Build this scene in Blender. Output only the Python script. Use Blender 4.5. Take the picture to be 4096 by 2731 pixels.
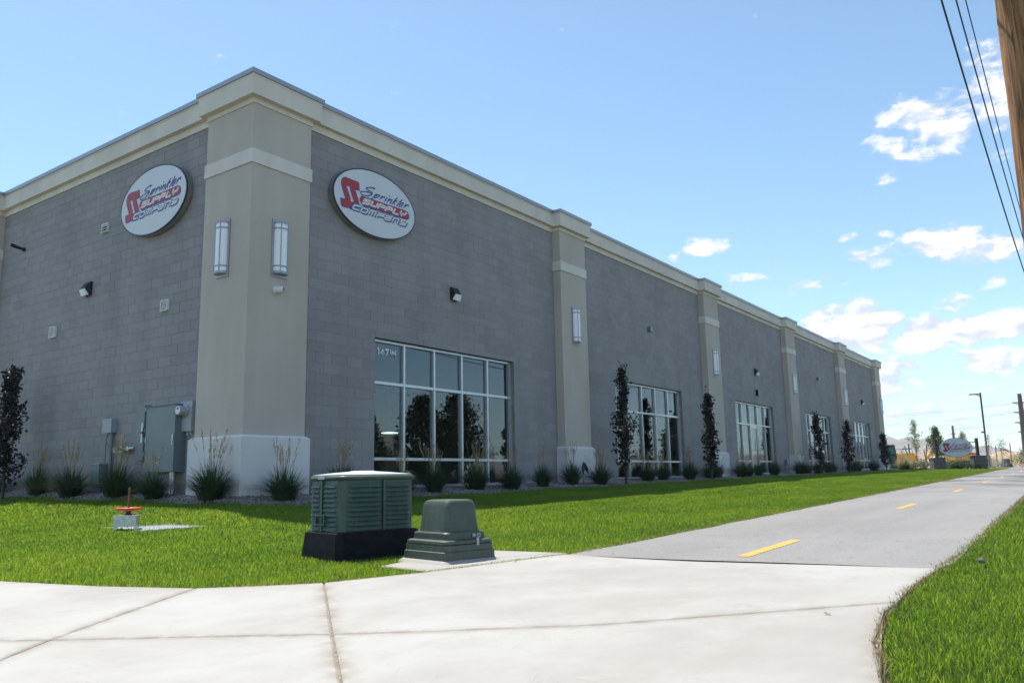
import bpy, bmesh, math, random
import numpy as np
from mathutils import Matrix, Vector

for o in list(bpy.data.objects): bpy.data.objects.remove(o, do_unlink=True)
scene = bpy.context.scene
COL = scene.collection
R = math.radians
random.seed(7); rng = np.random.default_rng(11)

# ------------------------------------------------------------------ camera
CAM = Vector((-8.5496, -11.773, 0.1924)); YAW, PITCH, ROLL = 0.9506, 0.1681, -0.0199
fw = Vector((math.sin(YAW)*math.cos(PITCH), math.cos(YAW)*math.cos(PITCH), math.sin(PITCH)))
rt0 = Vector((math.cos(YAW), -math.sin(YAW), 0)); up0 = rt0.cross(fw)
rt = rt0*math.cos(ROLL) + up0*math.sin(ROLL); up = -rt0*math.sin(ROLL) + up0*math.cos(ROLL)
cd = bpy.data.cameras.new('camera'); cam = bpy.data.objects.new('camera', cd); COL.objects.link(cam)
cam.matrix_world = Matrix(((rt.x, up.x, -fw.x, CAM.x), (rt.y, up.y, -fw.y, CAM.y), (rt.z, up.z, -fw.z, CAM.z), (0, 0, 0, 1)))
cd.sensor_width = 36.0; cd.lens = 36.0*3235.7/4096; cd.clip_start = 0.05; cd.clip_end = 9000
scene.camera = cam
scene.render.resolution_x, scene.render.resolution_y = 1024, 682

# ------------------------------------------------------------------ sun, sky, exposure
SUN_DIR = Vector((0.75, 2.8, 7.5)).normalized()
SUN_EL = math.asin(SUN_DIR.z); SUN_ROT = math.atan2(SUN_DIR.x, SUN_DIR.y)
HAZE = 0.00020
SKY_STRENGTH, SUN_STRENGTH, EXPOSURE = 0.115, 4.1, 0.90
ld = bpy.data.lights.new('sun', 'SUN'); ld.energy = SUN_STRENGTH; ld.angle = R(0.53); ld.color = (1.0, 0.955, 0.88)
sun = bpy.data.objects.new('sun', ld); COL.objects.link(sun)
sun.rotation_euler = (-SUN_DIR).to_track_quat('-Z', 'Y').to_euler()
vs = scene.view_settings; vs.view_transform = 'Standard'; vs.look = 'None'; vs.exposure = EXPOSURE; vs.gamma = 1.0
vs.use_curve_mapping = False

world = bpy.data.worlds.new('World'); scene.world = world; world.use_nodes = True
nt = world.node_tree; nt.nodes.clear()
class N:
    """tiny node-graph helper"""
    def __init__(s, tree): s.t = tree
    def new(s, typ, **kw):
        n = s.t.nodes.new(typ)
        for k, v in kw.items():
            setattr(n, k, v)
        return n
    def put(s, sock, v):
        if hasattr(v, 'is_output') or isinstance(v, bpy.types.NodeSocket): s.t.links.new(v, sock)
        elif v is not None: sock.default_value = v
    def math(s, op, a, b=None, c=None, clamp=False):
        n = s.new('ShaderNodeMath', operation=op, use_clamp=clamp)
        s.put(n.inputs[0], a); s.put(n.inputs[1], b)
        if c is not None: s.put(n.inputs[2], c)
        return n.outputs[0]
    def vmath(s, op, a, b=None):
        n = s.new('ShaderNodeVectorMath', operation=op); s.put(n.inputs[0], a); s.put(n.inputs[1], b); return n.outputs[0]
    def noise(s, vec, scale, detail=4, rough=0.55, dist=0.0):
        n = s.new('ShaderNodeTexNoise'); s.put(n.inputs['Vector'], vec)
        n.inputs['Scale'].default_value = scale; n.inputs['Detail'].default_value = detail
        n.inputs['Roughness'].default_value = rough; n.inputs['Distortion'].default_value = dist; return n.outputs[0]
    def ramp(s, fac, lo, hi, a=(0, 0, 0, 1), b=(1, 1, 1, 1), interp='EASE'):
        n = s.new('ShaderNodeValToRGB'); s.put(n.inputs[0], fac); cr = n.color_ramp; cr.interpolation = interp
        cr.elements[0].position = lo; cr.elements[0].color = a; cr.elements[1].position = hi; cr.elements[1].color = b; return n.outputs[0]
    def mix(s, fac, a, b, mode='MIX'):
        n = s.new('ShaderNodeMix', data_type='RGBA', blend_type=mode); s.put(n.inputs[0], fac); s.put(n.inputs[6], a); s.put(n.inputs[7], b); return n.outputs[2]
    def sep(s, v):
        n = s.new('ShaderNodeSeparateXYZ'); s.put(n.inputs[0], v); return n.outputs
    def comb(s, x, y, z):
        n = s.new('ShaderNodeCombineXYZ'); s.put(n.inputs[0], x); s.put(n.inputs[1], y); s.put(n.inputs[2], z); return n.outputs[0]

w = N(nt)
sky = w.new('ShaderNodeTexSky', sky_type='NISHITA', sun_disc=False)
sky.sun_elevation = SUN_EL; sky.sun_rotation = SUN_ROT; sky.altitude = 1400; sky.air_density = 1.0; sky.dust_density = 1.1; sky.ozone_density = 0.25
bg_sky = w.new('ShaderNodeBackground'); nt.links.new(w.mix(1.0, sky.outputs[0], (0.98, 1.095, 1.03, 1), 'MULTIPLY'), bg_sky.inputs[0]); bg_sky.inputs[1].default_value = SKY_STRENGTH
# fair-weather cumulus: patches of fractal noise on a cloud deck, thicker towards the horizon, plus the cumulus groups seen over the path
dirv = w.new('ShaderNodeTexCoord').outputs['Generated']
dx, dy, dz = w.sep(dirv)
el = w.math('MULTIPLY', w.math('ARCSINE', dz), 57.29578)
az = w.math('MULTIPLY', w.math('ARCTAN2', dy, dx), 57.29578)
deck = w.vmath('DIVIDE', dirv, w.comb(w.math('ADD', w.math('ABSOLUTE', dz), 0.16), w.math('ADD', w.math('ABSOLUTE', dz), 0.16), w.math('ADD', w.math('ABSOLUTE', dz), 0.16)))
n1 = w.noise(w.vmath('MULTIPLY', deck, (1, 1, 2.0)), 3.1, 7, 0.60, 0.25)
n2 = w.noise(w.vmath('MULTIPLY', w.comb(az, w.math('MULTIPLY', el, 1.9), 0.0), (0.1, 0.1, 0.1)), 3.3, 8, 0.62, 0.22)
n3 = w.noise(w.vmath('MULTIPLY', w.comb(w.math('ADD', az, 0.35), w.math('MULTIPLY', w.math('ADD', el, 0.55), 1.9), 0.0), (0.1, 0.1, 0.1)), 3.3, 5, 0.6, 0.22)
CL = [  # azimuth, elevation, half-width, half-height (degrees), weight
 (8.9, 22.0, 1.5, 1.0, .9), (6.4, 21.2, 2.6, 1.15, 1.3), (3.4, 22.3, 1.9, 2.3, .95), (8.3, 20.5, 1.0, .5, .75), (6.5, 19.9, 1.8, .5, .8), (9.6, 18.6, .9, .35, .8),
 (21.5, 15.7, 1.05, .6, .95), (23.8, 15.1, .4, .3, .6), (10.7, 13.8, 1.9, .55, .95), (6.7, 14.2, 1.8, .9, 1.4), (4.2, 13.1, 1.7, .8, 1.3), (9.9, 15.2, .6, .35, .7), (11.5, 15.2, .8, .3, .65),
 (12.6, 9.3, 2.5, 1.5, 2.0), (8.3, 8.5, 1.6, .9, 1.8), (4.6, 8.6, 2.2, .9, 1.8), (6.2, 10.3, .9, .5, .85), (4.2, 11.3, .65, .7, .85),
 (9.8, 5.7, 2.6, 1.1, 1.0), (4.6, 6.6, 1.9, .8, 1.3), (18.6, 13.3, 1.6, .5, .5), (15.0, 12.3, 1.4, .6, .45), (7.5, 3.6, 4.0, .9, .60), (30.0, 8.0, 4.0, 1.2, .9), (-6.0, 12.0, 4.5, 1.8, 1.0), (-9.0, 20.0, 3.5, 1.8, 1.0), (-3.0, 6.0, 4.0, 1.4, 1.0)]
blob = None
for a, e, ra, re, wt in CL:
    xa = w.math('DIVIDE', w.math('SUBTRACT', az, a), ra*1.5); xe = w.math('DIVIDE', w.math('SUBTRACT', el, e), re*1.5)
    q = w.math('MULTIPLY', w.math('SUBTRACT', 1.0, w.math('ADD', w.math('MULTIPLY', xa, xa), w.math('MULTIPLY', xe, xe))), wt)
    blob = q if blob is None else w.math('MAXIMUM', blob, q)
blob = w.math('MAXIMUM', blob, -0.6)
local = w.ramp(w.math('ADD', w.math('MULTIPLY', blob, 0.34), w.math('MULTIPLY', w.math('SUBTRACT', n2, 0.53), 1.7)), -0.17, 0.34)
# open sky cover: same kind of clouds everywhere away from the clear wedge over the roof
mr = w.new('ShaderNodeMapRange', interpolation_type='SMOOTHSTEP'); w.put(mr.inputs[0], w.math('ABSOLUTE', w.math('SUBTRACT', az, 42.0))); mr.inputs[1].default_value = 42; mr.inputs[2].default_value = 75
cover = w.math('MULTIPLY', w.math('MULTIPLY', w.ramp(n1, 0.52, 0.74), mr.outputs[0]), 0.8)
mask = w.math('MAXIMUM', local, cover)
mr2 = w.new('ShaderNodeMapRange', interpolation_type='SMOOTHSTEP'); w.put(mr2.inputs[0], el); mr2.inputs[1].default_value = -0.5; mr2.inputs[2].default_value = 2.0
mask = w.math('MULTIPLY', mask, mr2.outputs[0], clamp=True)
ccol = w.mix(w.ramp(w.math('ADD', w.math('MULTIPLY', w.math('SUBTRACT', n2, n3), 3.2), w.math('MULTIPLY', mask, 0.55)), 0.12, 0.62), (0.70, 0.78, 0.90, 1), (1.0, 1.0, 1.0, 1))
bg_cl = w.new('ShaderNodeBackground'); nt.links.new(ccol, bg_cl.inputs[0]); bg_cl.inputs[1].default_value = 0.58
mixs = w.new('ShaderNodeMixShader'); nt.links.new(mask, mixs.inputs[0]); nt.links.new(bg_sky.outputs[0], mixs.inputs[1]); nt.links.new(bg_cl.outputs[0], mixs.inputs[2])
wo = w.new('ShaderNodeOutputWorld'); nt.links.new(mixs.outputs[0], wo.inputs[0])

# ------------------------------------------------------------------ materials
MATS = {}
def new_mat(name):
    m = bpy.data.materials.new(name); m.use_nodes = True; MATS[name] = m
    b = m.node_tree.nodes['Principled BSDF']; return m, N(m.node_tree), b
def pos(n): return n.new('ShaderNodeNewGeometry').outputs['Position']
def objc(n): return n.new('ShaderNodeTexCoord').outputs['Object']
def bump(n, b, h, strength=0.3, dist=0.01):
    k = n.new('ShaderNodeBump'); k.inputs['Strength'].default_value = strength; k.inputs['Distance'].default_value = dist
    n.put(k.inputs['Height'], h); n.t.links.new(k.outputs[0], b.inputs['Normal'])
def rgb(c, k=1.0): return (c[0]*k, c[1]*k, c[2]*k, 1)
def mat(name, col, rough=0.6, metal=0.0, var=0.10, scale=6.0, bmp=0.0, bscale=60.0, spec=0.5, coords=objc, fine=0.0):
    m, n, b = new_mat(name); v = coords(n)
    c = n.mix(n.ramp(n.noise(v, scale, 5, 0.6), 0.3, 0.7), rgb(col, 1-var), rgb(col, 1+var))
    if fine: c = n.mix(n.math('MULTIPLY', n.ramp(n.noise(v, bscale, 2), 0.35, 0.65), fine), c, rgb(col, 0.55))
    n.put(b.inputs['Base Color'], c); b.inputs['Roughness'].default_value = rough; b.inputs['Metallic'].default_value = metal
    b.inputs['Specular IOR Level'].default_value = spec
    if bmp: bump(n, b, n.noise(v, bscale, 3), bmp, 0.004)
    return m

def cmu(name, axis):
    """painted concrete block: paint takes a little differently on every block, broad weathering on top"""
    m, n, b = new_mat(name); P = pos(n); x, y, z = n.sep(P)
    u = x if axis == 'x' else y
    row = n.math('FLOOR', n.math('DIVIDE', n.math('ADD', z, 0.4), 0.2032))
    colm = n.math('FLOOR', n.math('ADD', n.math('DIVIDE', u, 0.4064), n.math('MULTIPLY', n.math('MODULO', row, 2.0), 0.5)))
    wn = n.new('ShaderNodeTexWhiteNoise', noise_dimensions='2D'); n.put(wn.inputs[0], n.comb(colm, row, 0.0))
    base = (0.288, 0.263, 0.266)
    c = n.mix(wn.outputs[0], rgb(base, 0.91), rgb(base, 1.08))
    big = n.noise(P, 0.55, 5, 0.6)
    c = n.mix(n.math('MULTIPLY', n.ramp(big, 0.40, 0.66), 0.55), c, (0.345, 0.316, 0.319, 1))
    stain = n.noise(n.vmath('MULTIPLY', P, (1.4, 1.4, 0.28)), 1.0, 5, 0.65)
    c = n.mix(n.math('MULTIPLY', n.ramp(stain, 0.48, 0.72), 0.42), c, (0.225, 0.205, 0.207, 1))
    n.put(b.inputs['Base Color'], c); b.inputs['Roughness'].default_value = 0.78
    bump(n, b, n.noise(P, 110, 3), 0.35, 0.004); return m
cmu('block_front', 'x'); cmu('block_left', 'y')
mat('mortar', (0.252, 0.231, 0.232), 0.9, bmp=0.3, coords=pos)
def stucco(name, col):
    m, n, b = new_mat(name); P = pos(n)
    c = n.mix(n.ramp(n.noise(n.vmath('MULTIPLY', P, (1, 1, .35)), 1.1, 5, .6), .35, .7), rgb(col, .93), rgb(col, 1.06))
    n.put(b.inputs['Base Color'], c); b.inputs['Roughness'].default_value = .88
    bump(n, b, n.noise(P, 170, 3, .7), .5, .003); return m
stucco('stucco_taupe', (0.53, 0.462, 0.402)); stucco('stucco_pale', (0.71, 0.65, 0.60)); stucco('stucco_cream', (0.70, 0.635, 0.565)); stucco('stucco_base', (0.72, 0.665, 0.665))
mat('coping_metal', (0.34, 0.35, 0.385), 0.38, 0.55, 0.05)
mat('aluminium', (0.62, 0.64, 0.67), 0.35, 0.65, 0.04)
mat('dark_metal', (0.018, 0.018, 0.020), 0.4, 0.3, 0.1)
mat('bronze', (0.045, 0.030, 0.028), 0.45, 0.4, 0.1)
mat('grey_cabinet', (0.155, 0.19, 0.205), 0.42, 0.0, 0.05, 3)
mat('pale_cabinet', (0.34, 0.36, 0.385), 0.45, 0.0, 0.05)
mat('galvanised', (0.52, 0.53, 0.55), 0.35, 0.8, 0.15, 20)
mat('white_plastic', (0.72, 0.72, 0.71), 0.4, 0, 0.03)
mat('acrylic', (0.93, 0.92, 0.95), 0.3, 0, 0.01)
mat('sconce_metal', (0.36, 0.37, 0.41), 0.4, 0.5, 0.05)
mat('sign_face', (0.66, 0.67, 0.70), 0.45, 0, 0.02, 2)
mat('sign_rim', (0.36, 0.36, 0.34), 0.32, 0.6, 0.05)
mat('sign_rim_dark', (0.03, 0.035, 0.05), 0.4, 0.2, 0.05)
mat('sign_red', (0.42, 0.028, 0.035), 0.45, 0, 0.03)
mat('sign_blue', (0.030, 0.055, 0.27), 0.45, 0, 0.03)
mat('red_paint', (0.60, 0.055, 0.015), 0.5, 0, 0.15, 30)
mat('rust', (0.20, 0.075, 0.035), 0.85, 0.1, 0.3, 40)
mat('label_white', (0.7, 0.7, 0.7), 0.5); mat('vinyl_white', (0.86, 0.87, 0.88), 0.4)
mat('dark_red', (0.16, 0.012, 0.012), 0.5)
def weathered_green(name, col):
    m, n, b = new_mat(name); v = objc(n)
    c = n.mix(n.ramp(n.noise(v, 5, 6, .65), .35, .75), rgb(col, .88), rgb(col, 1.12))
    streak = n.noise(n.vmath('MULTIPLY', v, (22, 22, 2.2)), 1, 4, .6)
    c = n.mix(n.math('MULTIPLY', n.ramp(streak, .52, .8), .35), c, (.16, .19, .165, 1))
    dust = n.noise(v, 55, 3, .7)
    c = n.mix(n.math('MULTIPLY', n.ramp(dust, .60, .72), .30), c, (.25, .26, .24, 1))
    n.put(b.inputs['Base Color'], c); b.inputs['Roughness'].default_value = .48
    bump(n, b, n.noise(v, 90, 3), .12, .003); return m
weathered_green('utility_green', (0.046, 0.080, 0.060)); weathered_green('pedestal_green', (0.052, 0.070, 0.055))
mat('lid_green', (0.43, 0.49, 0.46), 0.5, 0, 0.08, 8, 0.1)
mat('black_plastic', (0.012, 0.012, 0.015), 0.8, 0, 0.4, 14, 0.4, 40, spec=0.15)
mat('yellow_machine', (0.62, 0.30, 0.03), 0.45, 0, 0.08, 3)
mat('machine_glass', (0.02, 0.10, 0.085), 0.1, 0, 0.1)
mat('car_red', (0.35, 0.03, 0.03), 0.25, 0, 0.05)
mat('tyre', (0.02, 0.02, 0.02), 0.8)
mat('timber', (0.22, 0.13, 0.075), 0.85, 0, 0.2, 12)
mat('steel_brown', (0.10, 0.062, 0.058), 0.7, 0.1, 0.1)
mat('pier_stone', (0.135, 0.13, 0.125), 0.85, 0, 0.35, 7, 0.4, 30)
mat('pier_cap', (0.10, 0.09, 0.085), 0.8)
mat('cable', (0.03, 0.03, 0.035), 0.6)
mat('far_wire', (0.22, 0.24, 0.27), 0.6)
mat('bark', (0.075, 0.055, 0.045), 0.9, 0, 0.25, 30, 0.4, 60)
mat('bark_pale', (0.20, 0.16, 0.13), 0.9, 0, 0.25, 30, 0.4, 60)
mat('interior_wall', (0.30, 0.30, 0.29), 0.9); mat('interior_floor', (0.12, 0.12, 0.12), 0.6); mat('interior_dark', (0.05, 0.05, 0.055), 0.9)
mat('roofing', (0.5, 0.5, 0.48), 0.9)
def emis(name, col, s):
    m, n, b = new_mat(name); b.inputs['Base Color'].default_value = rgb(col); b.inputs['Emission Color'].default_value = rgb(col); b.inputs['Emission Strength'].default_value = s
emis('tube_light', (0.75, 1.0, 0.95), 2.2)
# window glass: coated double glazing, mirror-like at grazing angles, slightly wavy
m, n, b = new_mat('glass'); n.t.nodes.remove(b)
fr = n.new('ShaderNodeFresnel'); fr.inputs[0].default_value = 1.75
gl = n.new('ShaderNodeBsdfGlossy'); gl.inputs['Roughness'].default_value = 0.0; gl.inputs['Color'].default_value = (0.86, 0.93, 0.97, 1)
bp = n.new('ShaderNodeBump'); bp.inputs['Strength'].default_value = 0.05; bp.inputs['Distance'].default_value = 0.02
n.put(bp.inputs['Height'], n.noise(pos(n), 1.1, 1)); n.t.links.new(bp.outputs[0], gl.inputs['Normal'])
tr = n.new('ShaderNodeBsdfTransparent'); tr.inputs[0].default_value = (0.40, 0.47, 0.47, 1)
mx = n.new('ShaderNodeMixShader'); n.t.links.new(n.math('ADD', n.math('MULTIPLY', fr.outputs[0], 1.05), 0.04, clamp=True), mx.inputs[0]); n.t.links.new(tr.outputs[0], mx.inputs[1]); n.t.links.new(gl.outputs[0], mx.inputs[2])
n.t.links.new(mx.outputs[0], n.t.nodes['Material Output'].inputs[0])

# concrete walk
m, n, b = new_mat('concrete'); P = pos(n)
c = n.mix(n.ramp(n.noise(P, 0.9, 6, .62), .32, .70), (0.285, 0.268, 0.243, 1), (0.352, 0.340, 0.318, 1))
c = n.mix(n.math('MULTIPLY', n.ramp(n.noise(n.vmath('MULTIPLY', P, (.55, 1.6, 1)), 1.0, 6, .65, .4), .53, .72), .45), c, (0.275, 0.253, 0.218, 1))
c = n.mix(n.math('MULTIPLY', n.ramp(n.noise(P, 160, 2), .62, .75), .35), c, (0.24, 0.225, 0.20, 1))
c = n.mix(n.math('MULTIPLY', n.ramp(n.noise(P, 4.5, 4, .7), .60, .72), .22), c, (0.28, 0.262, 0.235, 1))
at_ = n.new('ShaderNodeAttribute'); at_.attribute_name = 'tone'
dirt_ = n.math('MULTIPLY', n.math('POWER', at_.outputs['Fac'], 1.6), n.ramp(n.noise(P, 7, 5, .7), .30, .62))
c = n.mix(n.math('MULTIPLY', dirt_, .75), c, (0.215, 0.178, 0.135, 1))
hair = n.noise(n.vmath('MULTIPLY', P, (1, 1, 1)), .8, 6, .6, 1.2)
crack = n.math('LESS_THAN', n.math('ABSOLUTE', n.math('SUBTRACT', hair, .5)), .0012)
c = n.mix(n.math('MULTIPLY', crack, .35), c, (0.2, 0.18, 0.15, 1))
n.put(b.inputs['Base Color'], c); b.inputs['Roughness'].default_value = .85
bump(n, b, n.math('ADD', n.noise(P, 240, 2), n.math('MULTIPLY', n.noise(n.vmath('MULTIPLY', P, (6, 60, 1)), 1.0, 2), .6)), .35, .002)
mat('joint', (0.215, 0.18, 0.14), 0.95, 0, .25, 20, coords=pos)
# asphalt path with worn aggregate; far shadow streaks painted into its colour
m, n, b = new_mat('asphalt'); P = pos(n)
c = n.mix(n.ramp(n.noise(P, 0.35, 6, .6), .35, .68), (0.168, 0.161, 0.154, 1), (0.218, 0.210, 0.202, 1))
vo = n.new('ShaderNodeTexVoronoi'); n.put(vo.inputs['Vector'], P); vo.inputs['Scale'].default_value = 120
vb = n.sep(vo.outputs['Color'])[0]
c = n.mix(.40, c, n.mix(vb, (0.085, 0.082, 0.078, 1), (0.34, 0.328, 0.315, 1)))
trk = n.ramp(n.noise(n.vmath('MULTIPLY', P, (.07, 1.3, 1)), 1.0, 5, .6), .35, .68)
c = n.mix(n.math('MULTIPLY', trk, .28), c, (0.275, 0.265, 0.252, 1))
rp = n.noise(P, .55, 5, .6, 1.5)
c = n.mix(n.math('MULTIPLY', n.math('LESS_THAN', n.math('ABSOLUTE', n.math('SUBTRACT', rp, .52)), .0016), .6), c, (0.06, 0.058, 0.055, 1))
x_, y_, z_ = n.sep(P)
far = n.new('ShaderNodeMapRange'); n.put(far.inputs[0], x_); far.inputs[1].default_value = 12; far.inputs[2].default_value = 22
shade_streaks = n.ramp(n.noise(n.vmath('MULTIPLY', P, (.30, .38, 1)), 1.0, 6, .66), .47, .60)
c = n.mix(n.math('MULTIPLY', n.math('MULTIPLY', shade_streaks, far.outputs[0]), .75), c, (0.05, 0.05, 0.052, 1))
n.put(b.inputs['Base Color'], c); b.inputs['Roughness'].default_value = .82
bump(n, b, n.math('ADD', n.noise(P, 150, 3), vo.outputs['Distance']), .55, .006)
mat('road', (0.07, 0.07, 0.072), 0.85, 0, .2, 1.2, .4, 90, coords=pos)
mat('line_yellow', (0.74, 0.325, 0.055), 0.75, 0, .12, 9, .3, 120, coords=pos, fine=.25)
# soil / lawn base, gravel, far dirt
m, n, b = new_mat('ground'); P = pos(n)
grass = n.mix(n.ramp(n.noise(P, 1.3, 5, .6), .3, .7), (0.026, 0.045, 0.008, 1), (0.045, 0.070, 0.011, 1))
grass = n.mix(n.ramp(n.noise(P, 45, 3, .7), .35, .7), rgb((0.018, 0.022, 0.010)), grass)
dirt = n.mix(n.ramp(n.noise(P, .06, 7, .62), .38, .66), (0.29, 0.24, 0.165, 1), (0.20, 0.205, 0.10, 1))
xx, yy, zz = n.sep(P)
f1 = n.new('ShaderNodeMapRange'); n.put(f1.inputs[0], xx); f1.inputs[1].default_value = 62; f1.inputs[2].default_value = 66
f2 = n.new('ShaderNodeMapRange'); n.put(f2.inputs[0], n.math('ABSOLUTE', yy)); f2.inputs[1].default_value = 40; f2.inputs[2].default_value = 44
c = n.mix(n.math('MAXIMUM', f1.outputs[0], f2.outputs[0]), grass, dirt)
n.put(b.inputs['Base Color'], c); b.inputs['Roughness'].default_value = .95; b.inputs['Specular IOR Level'].default_value = .1
bump(n, b, n.noise(P, 60, 4, .7), .6, .02)
m, n, b = new_mat('gravel'); P = pos(n)
vo = n.new('ShaderNodeTexVoronoi'); n.put(vo.inputs['Vector'], P); vo.inputs['Scale'].default_value = 34
c = n.mix(n.sep(vo.outputs['Color'])[0], (0.14, 0.115, 0.11, 1), (0.40, 0.35, 0.34, 1))
n.put(b.inputs['Base Color'], c); b.inputs['Roughness'].default_value = .9
bump(n, b, n.math('MULTIPLY', vo.outputs['Distance'], -1.0), .9, .03)
m, n, b = new_mat('hill'); P = pos(n)
c = n.mix(n.ramp(n.noise(n.vmath('MULTIPLY', P, (1, 1, 2.5)), .006, 8, .62), .38, .64), (0.25, 0.185, 0.12, 1), (0.16, 0.145, 0.095, 1))
n.put(b.inputs['Base Color'], c); b.inputs['Roughness'].default_value = 1.0
bump(n, b, n.noise(P, .012, 6), 1.0, 12)
mat('mound', (0.36, 0.27, 0.17), 0.95, 0, .25, .5, .6, 3, coords=pos)
mat('kerb', (0.42, 0.40, 0.37), 0.9, 0, .12, 2, .2, 90, coords=pos)
# pole timber: vertical checks and weathering
m, n, b = new_mat('pole_wood'); v = objc(n)
gr = n.noise(n.vmath('MULTIPLY', v, (16, 16, .55)), 1.6, 8, .68, .6)
c = n.mix(n.ramp(gr, .33, .66), (0.10, 0.048, 0.020, 1), (0.43, 0.205, 0.075, 1))
fn = n.noise(n.vmath('MULTIPLY', v, (70, 70, 1.6)), 1.2, 5, .7, .4)
c = n.mix(n.math('MULTIPLY', n.ramp(fn, .55, .68), .6), c, (0.10, 0.058, 0.030, 1))
cr = n.noise(n.vmath('MULTIPLY', v, (26, 26, .8)), 1.0, 4, .6, .8)
crk = n.ramp(cr, .595, .625)
c = n.mix(n.math('MULTIPLY', crk, .85), c, (0.03, 0.018, 0.012, 1))
n.put(b.inputs['Base Color'], c); b.inputs['Roughness'].default_value = .85
bump(n, b, n.math('SUBTRACT', n.math('ADD', gr, n.math('MULTIPLY', fn, .4)), n.math('MULTIPLY', crk, .8)), .9, .015)

def leaf_mat(name, a, b_, trans=0.35, rough=0.5, spec=0.4, tcol=None):
    """leaves / blades: colour varies per leaf through the stored 'tone' attribute; light comes through them"""
    m, n, b = new_mat(name)
    at = n.new('ShaderNodeAttribute'); at.attribute_name = 'tone'
    c = n.mix(at.outputs['Fac'], rgb(a), rgb(b_)); n.put(b.inputs['Base Color'], c)
    b.inputs['Roughness'].default_value = rough; b.inputs['Specular IOR Level'].default_value = spec
    t = n.new('ShaderNodeBsdfTranslucent')
    n.put(t.inputs[0], n.mix(at.outputs['Fac'], rgb(a, 1.5), rgb(b_, 1.5)) if tcol is None else n.mix(at.outputs['Fac'], rgb(tcol, .7), rgb(tcol, 1.2)))
    mx = n.new('ShaderNodeMixShader'); mx.inputs[0].default_value = trans
    n.t.links.new(b.outputs[0], mx.inputs[1]); n.t.links.new(t.outputs[0], mx.inputs[2]); n.t.links.new(mx.outputs[0], n.t.nodes['Material Output'].inputs[0])
leaf_mat('blade', (0.026, 0.062, 0.008), (0.105, 0.150, 0.022), 0.55, 0.36, 0.45)
m = MATS['blade']; n = N(m.node_tree); at = n.new('ShaderNodeAttribute'); at.attribute_name = 'tone'
cr_ = n.new('ShaderNodeValToRGB'); n.put(cr_.inputs[0], at.outputs['Fac']); e_ = cr_.color_ramp.elements
e_[0].position = 0.0; e_[0].color = (0.125, 0.26, 0.028, 1); e_[1].position = 1.0; e_[1].color = (0.50, 0.42, 0.17, 1)
q_ = e_.new(.45); q_.color = (0.265, 0.43, 0.032, 1); q_ = e_.new(.82); q_.color = (0.42, 0.54, 0.042, 1); q_ = e_.new(.93); q_.color = (0.46, 0.53, 0.06, 1)
n.t.links.new(cr_.outputs[0], [x for x in m.node_tree.nodes if x.type == 'BSDF_TRANSLUCENT'][0].inputs[0])
n.put(m.node_tree.nodes['Principled BSDF'].inputs['Base Color'], n.mix(1.0, cr_.outputs[0], (0.42, 0.42, 0.55, 1), 'MULTIPLY'))
leaf_mat('dry_blade', (0.26, 0.19, 0.08), (0.40, 0.32, 0.16), 0.3)
leaf_mat('reed_leaf', (0.030, 0.062, 0.026), (0.075, 0.115, 0.045), 0.3)
leaf_mat('reed_plume', (0.36, 0.255, 0.125), (0.52, 0.40, 0.23), 0.4)
leaf_mat('purple_leaf', (0.012, 0.010, 0.010), (0.040, 0.034, 0.028), 0.15)
leaf_mat('green_leaf', (0.040, 0.070, 0.018), (0.10, 0.15, 0.045), 0.35)
leaf_mat('pale_leaf', (0.16, 0.20, 0.10), (0.30, 0.31, 0.20), 0.35)
leaf_mat('dark_leaf', (0.018, 0.032, 0.012), (0.050, 0.080, 0.028), 0.2)
leaf_mat('olive_leaf', (0.085, 0.095, 0.035), (0.19, 0.19, 0.08), 0.3)
leaf_mat('sage_leaf', (0.15, 0.145, 0.16), (0.27, 0.25, 0.27), 0.3)
leaf_mat('straw_leaf', (0.30, 0.21, 0.10), (0.50, 0.38, 0.20), 0.35)
leaf_mat('pebble', (0.14, 0.115, 0.11), (0.44, 0.39, 0.38), 0.0, 0.9, 0.2)
leaf_mat('scrub_leaf', (0.10, 0.105, 0.06), (0.20, 0.19, 0.11), 0.2)

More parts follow.
